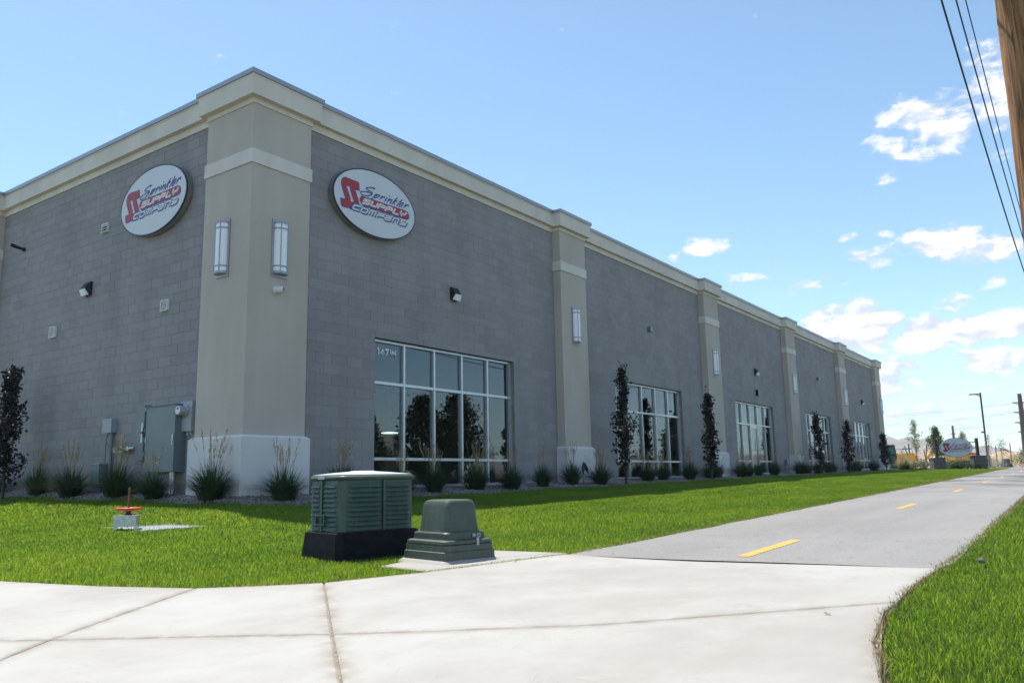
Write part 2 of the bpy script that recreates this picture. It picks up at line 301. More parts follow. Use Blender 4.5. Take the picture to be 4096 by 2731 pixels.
# ------------------------------------------------------------------ mesh helpers
class MB:
    """collects shapes into one mesh"""
    def __init__(s): s.v = []; s.f = []
    def add(s, vs, fs):
        o = len(s.v); s.v += [tuple(p) for p in vs]; s.f += [tuple(i+o for i in f) for f in fs]; return s
    def box(s, x0, x1, y0, y1, z0, z1):
        return s.add([(x0,y0,z0),(x1,y0,z0),(x1,y1,z0),(x0,y1,z0),(x0,y0,z1),(x1,y0,z1),(x1,y1,z1),(x0,y1,z1)],
                     [(3,2,1,0),(4,5,6,7),(0,1,5,4),(1,2,6,5),(2,3,7,6),(3,0,4,7)])
    def bbox(s, x0, x1, y0, y1, z0, z1, b=0.01):
        """box with all vertical and top edges chamfered"""
        xs = [(x0+b,y0),(x1-b,y0),(x1,y0+b),(x1,y1-b),(x1-b,y1),(x0+b,y1),(x0,y1-b),(x0,y0+b)]
        cx, cy = (x0+x1)/2, (y0+y1)/2
        def inset(p, d): return (min(max(p[0], x0+d), x1-d), min(max(p[1], y0+d), y1-d))
        rings = [[(p[0],p[1],z0) for p in xs], [(p[0],p[1],z1-b) for p in xs], [(*inset(p, b),z1) for p in xs]]
        return s.loft(rings)
    def loft(s, rings, cap0=True, cap1=True, closed=True):
        n = len(rings[0]); vs = [p for r in rings for p in r]; fs = []
        for i in range(len(rings)-1):
            for j in range(n if closed else n-1):
                k = (j+1) % n; fs.append((i*n+j, i*n+k, (i+1)*n+k, (i+1)*n+j))
        if cap0: fs.append(tuple(range(n-1, -1, -1)))
        if cap1: fs.append(tuple((len(rings)-1)*n+j for j in range(n)))
        return s.add(vs, fs)
    def tube(s, pts, rad, n=8, caps=True):
        pts = [Vector(p) for p in pts]
        if not hasattr(rad, '__len__'): rad = [rad]*len(pts)
        rings = []; t0 = (pts[1]-pts[0]).normalized(); a = t0.orthogonal().normalized()
        for i, p in enumerate(pts):
            t = ((pts[min(i+1, len(pts)-1)]-pts[max(i-1, 0)])).normalized()
            a = (a - t*a.dot(t)).normalized(); b = t.cross(a)
            rings.append([tuple(p + (a*math.cos(2*math.pi*j/n) + b*math.sin(2*math.pi*j/n))*rad[i]) for j in range(n)])
        return s.loft(rings, caps, caps)
    def lathe(s, prof, c=(0,0,0), n=20, cap=True):
        rings = [[(c[0]+r*math.cos(2*math.pi*j/n), c[1]+r*math.sin(2*math.pi*j/n), c[2]+z) for j in range(n)] for r, z in prof]
        return s.loft(rings, cap, cap)
    def prism(s, poly, y0, y1):
        """polygon in (x,z) extruded along y"""
        return s.loft([[(p[0], y0, p[1]) for p in poly], [(p[0], y1, p[1]) for p in poly]])
    def mesh(s, name):
        me = bpy.data.meshes.new(name); me.from_pydata(s.v, [], s.f); me.validate(); me.update()
        bm = bmesh.new(); bm.from_mesh(me); bmesh.ops.recalc_face_normals(bm, faces=bm.faces); bm.to_mesh(me); bm.free(); return me

def link(name, me, material=None, parent=None, loc=None, rotz=None):
    o = bpy.data.objects.new(name, me); COL.objects.link(o)
    if material and me and not me.materials: me.materials.append(MATS[material])
    if parent: o.parent = parent
    if loc is not None: o.location = loc
    if rotz is not None: o.rotation_euler = (0, 0, rotz)
    return o
def build(name, mb, material, parent=None, loc=None, rotz=None, smooth=False):
    me = mb.mesh(name)
    if smooth:
        me.polygons.foreach_set('use_smooth', [True]*len(me.polygons))
        if smooth is not True: me.set_sharp_from_angle(angle=R(smooth))
    return link(name, me, material, parent, loc, rotz)
def tag(o, label, cat, group=None):
    o['label'] = label; o['category'] = cat
    if group: o['group'] = group
    return o
def thing(name, label, cat, loc=(0,0,0), rotz=0, group=None):
    o = bpy.data.objects.new(name, None); COL.objects.link(o); o.location = loc; o.rotation_euler = (0, 0, rotz); o.empty_display_size = .2
    return tag(o, label, cat, group)
def struct(o): o['kind'] = 'structure'; return o
def stuff(o): o['kind'] = 'stuff'; return o
def copy_tree(root, loc, rotz, label=None, scale=None):
    r = root.copy(); COL.objects.link(r); r.location = loc; r.rotation_euler = (0, 0, rotz)
    if scale: r.scale = scale
    if label: r['label'] = label
    for ch in root.children:
        c = ch.copy(); COL.objects.link(c); c.parent = r
        for g_ in ch.children:
            d = g_.copy(); COL.objects.link(d); d.parent = c
    return r
def np_mesh(name, V, F, tone=None, smooth=False):
    """fast mesh from numpy arrays; F is (n,k) with equal-size faces"""
    me = bpy.data.meshes.new(name); V = np.asarray(V, np.float32); F = np.asarray(F, np.int32); k = F.shape[1]
    me.vertices.add(len(V)); me.vertices.foreach_set('co', V.ravel())
    me.loops.add(F.size); me.loops.foreach_set('vertex_index', F.ravel())
    me.polygons.add(len(F)); me.polygons.foreach_set('loop_start', np.arange(0, F.size, k, dtype=np.int32))
    if smooth: me.polygons.foreach_set('use_smooth', np.ones(len(F), bool))
    if tone is not None:
        a = me.attributes.new('tone', 'FLOAT', 'POINT'); a.data.foreach_set('value', np.asarray(tone, np.float32))
    me.update(); me.validate(); return me

# ------------------------------------------------------------------ terrain
def sstep(t): t = np.clip(t, 0, 1); return t*t*(3-2*t)
def shift(x): return 0.0225*np.clip(np.asarray(x, float)+1, 0, 62)        # the path bears slightly left
def zp(x): return -0.5776 + 0.0119*(np.clip(x, -14, 70)+8.5496)
def zw(x, y): return zp(x) + 0.012*np.clip(np.minimum(y, 30)+6, 0, None)*sstep((-2-x)/3)
WALK = [(-5.75, 60), (-5.75, -2), (-5.53, -4.58), (-5.27, -5.61), (-4.99, -6.38), (-4.37, -7.06), (-3.56, -7.37), (-2.0, -7.7), (-1, -7.7), (61, -6.3), (160, -6.3)]
def edge_x(y): return np.interp(y, [-7.7, -7.37, -7.06, -6.38, -5.61, -4.58, -2, 60], [-2, -3.56, -4.37, -4.99, -5.27, -5.53, -5.75, -5.75])
RLAWN = [(160, -9.35), (61, -9.35), (-1, -10.74), (-2.86, -10.74), (-3.85, -10.775), (-4.64, -10.89), (-5.36, -11.07), (-6.2, -11.55), (-6.9, -12.5), (-7.2, -14.0)]
def dpoly(x, y, P):
    d = np.full(np.shape(x), 1e9)
    for (ax, ay), (bx, by) in zip(P[:-1], P[1:]):
        dx_, dy_ = bx-ax, by-ay; t = np.clip(((x-ax)*dx_+(y-ay)*dy_)/(dx_*dx_+dy_*dy_), 0, 1)
        d = np.minimum(d, np.hypot(x-ax-t*dx_, y-ay-t*dy_))
    return d
def in_lawn(x, y):  return (x > edge_x(y)) & (y > -7.7+shift(x)) & (x > -5.7)
RP = np.array(RLAWN)
def in_rlawn(x, y):
    top = np.interp(x, RP[::-1, 0], RP[::-1, 1]); return (y < top) & (x > -7.2) & (y > -14.0)
def in_bld(x, y): return (x > 0) & (y > 0) & (x < 51.3)
def g(x, y):
    x = np.asarray(x, float); y = np.asarray(y, float)
    base = zw(x, y)
    dw = dpoly(x, y, WALK); db = np.hypot(np.maximum(0, np.maximum(-x, x-51.5)), np.maximum(0, -y))
    zb = 0.0064*np.clip(x, 0, 60) + 0.02*np.clip(y, 0, 10)*(x < 0.5)
    t = dw/(dw+db+1e-6); pw = 2.6+(1.25-2.6)*sstep(x/25)
    out = np.where(in_lawn(x, y), base+(zb-base)*t**pw, base)
    dr = dpoly(x, y, RLAWN)
    return np.where(in_rlawn(x, y), zp(x)+0.025*sstep((dr-.02)/.35), out)
def gz(x, y): return float(g(np.array([x]), np.array([y]))[0])

xs = np.unique(np.concatenate([np.arange(-14, 30, .25), np.arange(30, 90, 1.0), np.geomspace(90, 3150, 30), -14-np.geomspace(.5, 380, 20)]))
ys = np.unique(np.concatenate([np.arange(-16, 10, .25), np.arange(10, 40, 1.5), np.geomspace(40, 2450, 24), -16-np.geomspace(.5, 2450, 26)]))
X, Y = np.meshgrid(xs, ys, indexing='ij'); Z = g(X, Y)-0.045
Z = np.where(in_lawn(X, Y) | in_rlawn(X, Y), Z+.02, Z)
nx, ny = X.shape; idx = np.arange(nx*ny).reshape(nx, ny)
F = np.stack([idx[:-1,:-1], idx[1:,:-1], idx[1:,1:], idx[:-1,1:]], -1).reshape(-1, 4)
struct(link('ground', np_mesh('ground', np.stack([X, Y, Z], -1).reshape(-1, 3), F, smooth=True), 'ground'))

# ---- sidewalk: a joint bed with separately poured slabs on it
def slab_poly(poly, d=0.006):
    n = len(poly); out = []
    area = sum(poly[i][0]*poly[(i+1) % n][1]-poly[(i+1) % n][0]*poly[i][1] for i in range(n))
    P = poly if area > 0 else poly[::-1]
    for i in range(n):
        a, b, c = Vector(P[i-1]), Vector(P[i]), Vector(P[(i+1) % n]); e1 = (b-a).normalized(); e2 = (c-b).normalized()
        n1 = Vector((-e1.y, e1.x)); n2 = Vector((-e2.y, e2.x)); k = (n1+n2); k = k/max(k.dot(n1), .3)
        out.append((b.x+k.x*d, b.y+k.y*d))
    return out
def slab_mesh(poly, thick=.10, h=0.0):
    p0 = slab_poly(poly, .006); p1 = slab_poly(poly, .016)
    zf = lambda q, dz: (q[0], q[1], float(zw(q[0], q[1]))+dz+h)
    p2 = slab_poly(poly, .11)
    return MB().loft([[zf(q, -thick) for q in p0], [zf(q, -.006) for q in p0], [zf(q, 0) for q in p1], [zf(q, 0) for q in p2]])
SL = {
 'S1': [(-5.75,30),(-5.75,-2),(-5.53,-4.58),(-5.27,-5.61),(-4.99,-6.39),(-6.48,-7.42),(-6.61,-7.2),(-7.25,-5.9),(-7.6,-4),(-7.65,30)],
 'S2': [(-4.99,-6.39),(-4.70,-6.75),(-4.38,-7.06),(-5.69,-8.61),(-6.08,-8.01),(-6.48,-7.42)],
 'S3': [(-4.38,-7.06),(-3.57,-7.34),(-2.02,-7.66),(-2.12,-8.4),(-2.13,-8.97),(-2.0,-9.9),(-1.89,-10.75),(-2.86,-10.74),(-3.55,-10.78),(-4.04,-10.36),(-4.86,-9.66),(-5.34,-9.07),(-5.69,-8.61)],
 'S4': [(-6.48,-7.42),(-6.08,-8.01),(-5.69,-8.61),(-8.2,-11.6),(-9.3,-9.72)],
 'S5': [(-5.69,-8.61),(-5.34,-9.07),(-4.86,-9.66),(-4.04,-10.36),(-3.55,-10.78),(-3.85,-10.775),(-4.64,-10.89),(-5.36,-11.07),(-6.2,-11.55),(-6.9,-12.5),(-7.2,-14),(-9.7,-13.4),(-8.2,-11.6)],
 'S6': [(-6.61,-7.2),(-6.48,-7.42),(-9.3,-9.72),(-10.2,-7.0),(-9.8,-4),(-9.8,30),(-7.65,30),(-7.6,-4),(-7.25,-5.9)],
 'pad': [(-3.57,-7.335),(-3.47,-6.72),(-2.02,-6.42),(-1.95,-7.66),(-2.02,-7.66)]}
bed = MB()
poly = [(-5.77,30),(-5.77,-2),(-5.55,-4.58),(-5.29,-5.6),(-5.0,-6.37),(-4.38,-7.04),(-3.57,-7.32),(-2.03,-7.64),(-1.95,-9),(-1.9,-10.73),(-3.85,-10.77),(-5.36,-11.06),(-6.2,-11.54),(-6.9,-12.5),(-7.2,-13.98),(-9.8,-13.3),(-9.25,-9.7),(-9.8,-4),(-9.8,30)]
bed.loft([[(a, b, float(zw(a, b))-.09) for a, b in slab_poly(poly)], [(a, b, float(zw(a, b))-.014) for a, b in slab_poly(poly)]])
walk = struct(build('sidewalk', bed, 'joint'))
for k, P in SL.items():
    o = build('slab', slab_mesh(P, h=(.004 if k == 'pad' else 0)), 'concrete', walk); n_ = len(P)
    a_ = o.data.attributes.new('tone', 'FLOAT', 'POINT'); a_.data.foreach_set('value', [1.0]*(3*n_)+[0.0]*n_)      # grime gathers at the slab edges

# ---- asphalt path with its dashes
px = np.concatenate([[-2.0], np.arange(-1.5, 61, .5), np.arange(61, 161, 3)]); pv = []; pf = []
for i, x in enumerate(px):
    for j, t in enumerate(np.linspace(0, 1, 9)):
        yl = -7.7+float(shift(x)); yr = float(np.interp(x, RP[::-1, 0], RP[::-1, 1])); jig = .018*math.sin(x*3.1+j)+.012*math.sin(x*7.7+2*j)
        xx_ = x if i else float(np.interp(-(yl+(yr-yl)*t), [7.66, 8.4, 8.97, 9.9, 10.75], [-2.02, -2.12, -2.13, -2.0, -1.89]))
        y_ = yl+(yr-yl)*t + (jig-.035*t if t in (0., 1.) and i else 0)
        pv.append((xx_, y_, float(zp(xx_))+.012*math.sin(math.pi*t)-.004))
for i in range(len(px)-1):
    for j in range(8): a = i*9+j; pf.append((a, a+1, a+10, a+9))
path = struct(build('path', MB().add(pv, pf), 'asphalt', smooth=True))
for k in range(12):
    x0 = -1.75+7.52*k; x1 = x0+1.62; yc = -9.23+float(shift((x0+x1)/2)); mbd = MB(); dvs = []
    for i, x in enumerate(np.linspace(x0, x1, 5)):
        for sgn in (-1, 1):
            e = .05+.004*math.sin(x*31+sgn); dvs.append((x+sgn*.015*math.sin(k), yc+sgn*e+.0225*(x-(x0+x1)/2), float(zp(x))+.0115))
    mbd.add(dvs, [(2*i, 2*i+2, 2*i+3, 2*i+1) for i in range(4)])
    build('lane_dash', mbd, 'line_yellow', path)

# ---- street and kerb behind the camera and along the far side of the right-hand verge
struct(build('road', MB().add([(-200,-26,-.80),(400,-26,.1),(400,-14.4,.12),(-10.2,-14.4,-.72),(-10.5,-4,-.70),(-10.5,200,-.4),(-24,200,-.4),(-24,-14,-.8),(-200,-14.4,-.82)], [(0,1,2,3,7,8),(3,4,5,6,7)]), 'road'))
struct(build('kerb', MB().add([(-7.2,-14.0,-.54),(160,-14.0,.38),(160,-14.4,.38),(-7.2,-14.4,-.54),(-7.2,-14.4,-.70),(160,-14.4,.2)], [(0,1,2,3),(3,2,5,4)]), 'kerb'))
# ---- parking area past the building
struct(build('parking_lot', MB().add([(62.5,-1.5,.40),(140,-1.5,.44),(140,40,.46),(54,40,.44),(54,2,.37),(58,.5,.38)], [(0,1,2,3,4,5)]), 'kerb'))

# ------------------------------------------------------------------ the building
YW, Y2, XW = 0.079, -0.159, 0.10          # front wall plane, front of the pilasters, left wall plane
PX = [10.098, 20.388, 30.402, 40.163, 49.644]; PW = 1.371; CW, CW2 = 1.332, 1.395
ZC0, ZC1 = 7.53, 7.62
WIN = [(3.19, 8.10, 3.13, 2.215, .65), (13.46, 18.40, 3.15, 2.23, .67), (23.66, 28.45, 3.19, 2.28, .735), (33.58, 38.23, 3.22, 2.34, .81), (43.24, 47.72, 3.27, 2.40, .895)]
B = thing('retail_building', 'long single storey grey block building with taupe pilasters and cream cornice', 'building')
BW, BH, JT = 0.4064, 0.2032, 0.006
def block_cells(u0, u1, z1, opening=None):
    """running-bond cells, cut round the opening"""
    out = []; r = 0; z = -0.4
    while z < z1:
        za, zb_ = max(z, -.4), min(z+BH, z1); k = math.floor(u0/BW)-1
        while True:
            a = (k-(.5 if (round((z+.4)/BH) % 2) else 0))*BW; b_ = a+BW; k += 1
            if a >= u1: break
            a2, b2 = max(a, u0), min(b_, u1)
            if b2-a2 < .03 or zb_-za < .03: continue
            segs = [(a2, b2)]
            if opening and za < opening[2]-.02:
                if zb_ > opening[2]+.02: pass
                o0, o1 = opening[0], opening[1]; segs = []
                if a2 < o0: segs.append((a2, min(b2, o0)))
                if b2 > o1: segs.append((max(a2, o1), b2))
                if zb_ > opening[2] and b2 > o0 and a2 < o1: out.append((max(a2, o0), min(b2, o1), opening[2], zb_))
            for s0, s1 in segs:
                if s1-s0 > .02: out.append((s0, s1, za, zb_))
        z += BH
    return [c for c in out if c[3]-c[2] > .02]
cells = []   # (wall, axis, cell)
bays = []
def wall_backing(u0, u1, z1, op, front):
    mb = MB(); d0, d1 = (YW+.005, YW+.20) if front else (XW+.005, XW+.20)
    rects = [(u0, u1, -.6, z1)] if not op else [(u0, op[0], -.6, z1), (op[1], u1, -.6, z1), (op[0], op[1], op[2], z1)]
    for a, b_, c_, d_ in rects:
        if front: mb.box(a, b_, d0, d1, c_, d_)
        else: mb.box(d0, d1, a, b_, c_, d_)
    return mb
ends = [CW]+[x+PW for x in PX[:-1]]
for i in range(5):
    u0, u1 = ends[i], PX[i]; op = WIN[i][:3]
    wl = build('wall', wall_backing(u0, u1, 7.1, op, True), 'mortar', B); wl['label'] = 'grey painted block wall between two pilasters'
    for c in block_cells(u0, u1, 7.1, op): cells.append((wl, 'x', c))
wl = build('wall', wall_backing(CW2, 10.23, 7.1, None, False), 'mortar', B); wl['label'] = 'grey painted block wall left of the corner pillar'
for c in block_cells(CW2, 10.23, 7.1): cells.append((wl, 'y', c))
wleft = wl
def csize(e):
    w_, ax, c = e; P = Vector(((c[0]+c[1])/2, YW, (c[2]+c[3])/2)) if ax == 'x' else Vector((XW, (c[0]+c[1])/2, (c[2]+c[3])/2))
    d = P-CAM; nrm = Vector((0, -1, 0)) if ax == 'x' else Vector((-1, 0, 0))
    vis = P.z > (0.1 if ax == 'x' else -.05)
    return -(c[1]-c[0])*(c[3]-c[2])*abs(d.normalized().dot(nrm))/d.length_squared*(1 if vis else .01)
cells.sort(key=csize)
bmesh_cache = {}
def block_mb(ax, w_, h_):
    """front slab of one block, joint-width smaller than its cell, arrises eased"""
    j = JT/2; e = .0025 if ax == 'y' else .0015; jv = j if ax == 'y' else .0012      # head joints on the front are filled almost flush
    mb = MB(); jb = j*.8 if ax == 'y' else j*.5; x0, x1, z0, z1 = jv, w_-jv, jb, h_-jb
    if ax == 'x': mb.loft([[(x0,.02,z0),(x1,.02,z0),(x1,.02,z1),(x0,.02,z1)], [(x0,e,z0),(x1,e,z0),(x1,e,z1),(x0,e,z1)], [(x0+e,0,z0+e),(x1-e,0,z0+e),(x1-e,0,z1-e),(x0+e,0,z1-e)]], cap0=False)
    else: mb.loft([[(.02,x0,z0),(.02,x1,z0),(.02,x1,z1),(.02,x0,z1)], [(e,x0,z0),(e,x1,z0),(e,x1,z1),(e,x0,z1)], [(0,x0+e,z0+e),(0,x1-e,z0+e),(0,x1-e,z1-e),(0,x0+e,z1-e)]], cap0=False)
    return mb
rest = {}
for k, (wl, ax, c) in enumerate(cells):
    off = random.uniform(-.0012, .0012)
    if k < 300:
        key = (ax, round(c[1]-c[0], 3), round(c[3]-c[2], 3))
        if key not in bmesh_cache: bmesh_cache[key] = block_mb(ax, c[1]-c[0], c[3]-c[2]).mesh('block')
        link('block', bmesh_cache[key], 'block_front' if ax == 'x' else 'block_left', wl, (c[0], YW+off, c[2]) if ax == 'x' else (XW+off, c[0], c[2]))
    else:
        mb = rest.setdefault(wl.name, (wl, ax, MB()))[2]; q = block_mb(ax, c[1]-c[0], c[3]-c[2])
        o3 = (c[0], YW+off, c[2]) if ax == 'x' else (XW+off, c[0], c[2])
        mb.add([(p[0]+o3[0], p[1]+o3[1], p[2]+o3[2]) for p in q.v], q.f)
for wl, ax, mb in rest.values(): stuff(build('blockwork', mb, 'block_front' if ax == 'x' else 'block_left', wl))

def ring(x0, x1, y0, y1, z): return [(x0,y0,z),(x1,y0,z),(x1,y1,z),(x0,y1,z)]
def pillar(x0, x1, y0, y1, lab, ext):
    """ext: which sides stand free (left, right, front, back) and so carry the projecting trims"""
    L_, R_, F_, K_ = ext
    def off(d): return (x0-d*L_, x1+d*R_, y0-d*F_, y1+d*K_)
    s = build('pillar', MB().box(x0, x1, y0, y1, .9, 7.2), 'stucco_taupe', B); s['label'] = lab
    a = off(.075); b_ = off(.02); mb = MB().loft([ring(*a, -.5), ring(*a, .985), ring(*b_, 1.03)]); build('pillar_base', mb, 'stucco_base', s)
    build('pillar_band', MB().box(*off(.026), 5.906, 6.17), 'stucco_pale', s)
    build('frieze', MB().box(*off(.022), 7.05, 7.16), 'stucco_cream', s)
    build('pillar_cap', MB().loft([ring(*off(.115), 7.15), ring(*off(.135), 7.152), ring(*off(.14), 7.47), ring(*off(.155), ZC0)]), 'stucco_cream', s)
    build('coping', MB().loft([ring(*off(.172), ZC0-.004), ring(*off(.178), ZC0), ring(*off(.180), ZC1-.004), ring(*off(.17), ZC1+.002)]), 'coping_metal', s)
    return s
pillar(0, CW, 0, CW2, 'stout taupe corner pillar with pale base and band', (1, 1, 1, 1))
nm = ['second', 'third', 'fourth', 'fifth', 'last']
for i, x in enumerate(PX): pillar(x, x+PW, Y2, YW+.14, 'taupe pilaster on the front, %s from the corner' % nm[i], (1, 1, 1, 0))
pillar(XW-.238, XW+.14, 10.23, 11.6, 'taupe pilaster at the left edge of the side wall', (1, 0, 1, 1))
def cornice(u0, u1, front, lab):
    w0 = YW if front else XW
    prof_f = [(-.025, 7.02), (-.03, 7.24), (-.03, 7.265)]
    fr = MB(); fa = MB(); cp = MB()
    def bx(mb, d0, d1, z0, z1):
        if front: mb.box(u0, u1, w0-d0, w0+d1, z0, z1)
        else: mb.box(w0-d0, w0+d1, u0, u1, z0, z1)
    bx(fr, .03, .15, 7.02, 7.172)
    c = build('cornice', fr, 'stucco_cream', B); c['label'] = lab
    bx(fa, .13, .149, 7.165, ZC0-.03); bx(fa, .142, .151, ZC0-.032, ZC0); build('fascia', fa, 'stucco_cream', c)
    k = u0; n_ = max(1, round((u1-u0)/3.05)); st_ = (u1-u0)/n_
    for i in range(n_):
        a = u0+i*st_+.0015; b_ = u0+(i+1)*st_-.0015; mb = MB()
        if front: mb.box(a, b_, w0-.168, w0+.3, ZC0, ZC1-.003)
        else: mb.box(w0-.168, w0+.3, a, b_, ZC0, ZC1-.003)
        if i: (mb.box(a-.02, a+.012, w0-.171, w0+.3, ZC0-.002, ZC1+.004) if front else mb.box(w0-.171, w0+.3, a-.02, a+.012, ZC0-.002, ZC1+.004))
        build('coping', mb, 'coping_metal', c)
for i in range(5): cornice(ends[i]+.03, PX[i]-.03, True, 'cream cornice above a front bay')
cornice(CW2+.03, 10.2, False, 'cream cornice along the side wall')
# window walls
class PaneMB(MB):
    def mesh(s, name):                       # keep the winding: panes face the street
        me = bpy.data.meshes.new(name); me.from_pydata(s.v, [], s.f); me.update(); return me
def quad_y(x0, x1, z0, z1, y): return PaneMB().add([(x0,y,z0),(x1,y,z0),(x1,y,z1),(x0,y,z1)], [(0,1,2,3)])
YF = YW+.10
for i, (x0, x1, zt, ztr, zs) in enumerate(WIN):
    fl = 0.0064*(x0+x1)/2+.02
    fm = MB(); fw_ = .055
    fm.box(x0, x0+fw_, YF, YF+.115, fl, zt); fm.box(x1-fw_, x1, YF, YF+.115, fl, zt); fm.box(x0+fw_, x1-fw_, YF+.001, YF+.114, zt-.06, zt-.002); fm.box(x0+fw_, x1-fw_, YF+.001, YF+.114, fl, fl+.06)
    wdw = build('window', fm, 'aluminium', B)
    wdw['label'] = ['five-light aluminium window wall with the house number', 'window wall behind the first purple tree', 'window wall with the glass door', 'fourth window wall from the corner', 'last window wall from the corner'][i]
    n_ = 5; xsn = [x0+(x1-x0)*k/n_ for k in range(n_+1)]; lv = [fl, zs, ztr, zt]
    for k in range(1, n_): build('mullion', MB().box(xsn[k]-.0275, xsn[k]+.0275, YF, YF+.115, fl+.06, zt-.06), 'aluminium', wdw)
    for z in (zs, ztr):
        mb = MB()
        for k in range(n_):
            if i == 2 and k == 2 and z == zs: continue
            mb.box(xsn[k]+.0275, xsn[k+1]-.0275, YF+.003, YF+.112, z-.03, z+.03)
        build('transom', mb, 'aluminium', wdw)
    for k in range(n_):
        for r_ in range(3):
            if i == 2 and k == 2 and r_ < 2: continue
            build('pane', quad_y(xsn[k]+.02, xsn[k+1]-.02, lv[r_]+.02, lv[r_+1]-.02, YF+.06), 'glass', wdw)
    # lintel soffit and jambs
    rv = MB(); rv.box(x0, x1, YW+.021, YW+.3, zt, zt+.05); build('lintel', rv, 'mortar', wdw)
    if i == 2:
        a, b_ = xsn[2]+.03, xsn[3]-.03; dm = MB()
        dm.box(a, a+.09, YF+.02, YF+.07, fl, ztr-.03); dm.box(b_-.09, b_, YF+.02, YF+.07, fl, ztr-.03); dm.box(a+.09, b_-.09, YF+.021, YF+.069, fl, fl+.20); dm.box(a+.09, b_-.09, YF+.021, YF+.069, ztr-.15, ztr-.03)
        dr = build('door', dm, 'aluminium', B); dr['label'] = 'aluminium framed glass entrance door'
        build('pane', quad_y(a+.08, b_-.08, fl+.18, ztr-.13, YF+.045), 'glass', dr)
        h = MB().tube([(b_-.05, YF+.02, 1.02+fl), (b_-.05, YF-.05, 1.02+fl), (b_-.05, YF-.05, 1.5+fl), (b_-.05, YF+.02, 1.5+fl)], .012, 8)
        build('handle', h, 'galvanised', dr); build('push_bar', MB().tube([(a+.05, YF-.03, 1.05+fl), (b_-.05, YF-.03, 1.05+fl)], .011, 8), 'galvanised', dr)

def stroke(mb, pts, wd, y, taper=False, closed=False):
    """flat ribbon of constant width following pts in (x,z), mitred joints, rounded ends"""
    P = [Vector(p) for p in pts]; n = len(P); Lf = []; Rt = []
    for i in range(n):
        if closed: a, c = P[i-1], P[(i+1) % n]
        else: a, c = P[max(i-1, 0)], P[min(i+1, n-1)]
        e1 = (P[i]-a); e2 = (c-P[i])
        e1 = e1.normalized() if e1.length > 1e-6 else e2.normalized(); e2 = e2.normalized() if e2.length > 1e-6 else e1
        n1 = Vector((-e1.y, e1.x)); n2 = Vector((-e2.y, e2.x)); k = n1+n2; k = k/max(k.dot(n1), .55) if k.length > 1e-4 else n1
        hw = wd/2
        if taper: hw *= .55+.45*abs(math.sin(i*1.3+.6))
        Lf.append(P[i]+k*hw); Rt.append(P[i]-k*hw)
    vs = [(p.x, y, p.y) for p in Lf]+[(p.x, y, p.y) for p in Rt]
    fs = [(i, (i+1) % n, n+(i+1) % n, n+i) for i in range(n if closed else n-1)]
    mb.add(vs, fs)
# house number on the first pane
hn = MB(); z0, z1 = 2.815, 2.955
for s_ in ([(3.40, 2.925), (3.445, z1), (3.445, z0)], [(3.577, z0), (3.577, z1)], [(3.572, z1-.005), (3.502, 2.858)], [(3.495, 2.852), (3.612, 2.852)], [(3.635, z1-.01), (3.73, z1-.01), (3.665, z0)], [(3.79, z1), (3.825, z0)], [(3.818, z0), (3.872, z1-.01)], [(3.872, z1-.01), (3.926, z0)], [(3.919, z0), (3.957, z1)]):
    stroke(hn, s_, .031, YF+.050)
w1 = [o for o in B.children if o.name.startswith('window')][0]
build('house_number', hn, 'vinyl_white', w1)
# inside: floor, back wall, ceiling and the closed shell of the rest of the building
build('floor', MB().add([(.4,.3,.03),(51,.3,.3),(51,30,.3),(.4,30,.03)], [(0,1,2,3)]), 'interior_floor', B)
build('partition', MB().box(.4, 51, 14.5, 14.6, 0, 4.2), 'interior_wall', B)
build('ceiling', MB().box(.3, 51, .3, 30, 4.2, 4.3), 'interior_wall', B)
build('roof', MB().box(.25, 50.9, .25, 29.9, 7.0, 7.1), 'roofing', B)
build('rear_wall', MB().box(.25, 51, 29.9, 30.1, -.4, 7.5).box(50.8, 51, .3, 29.9, -.4, 7.5).box(XW+.05, XW+.25, 11.6, 29.9, -.4, 7.5), 'mortar', B)
cl = thing('ceiling_light', 'lit fluorescent fixture seen through the first window', 'light fixture', (14.15, 10.5, 0))
build('housing', MB().box(-.08, .45, -.25, .25, 2.06, 2.14), 'white_plastic', cl); build('tube', MB().box(-.05, .42, -.22, .22, 2.03, 2.057), 'tube_light', cl)
build('hanger', MB().tube([(.1, 0, 2.13), (.1, 0, 4.2)], .006, 5).tube([(.35, 0, 2.13), (.35, 0, 4.2)], .006, 5), 'galvanised', cl)

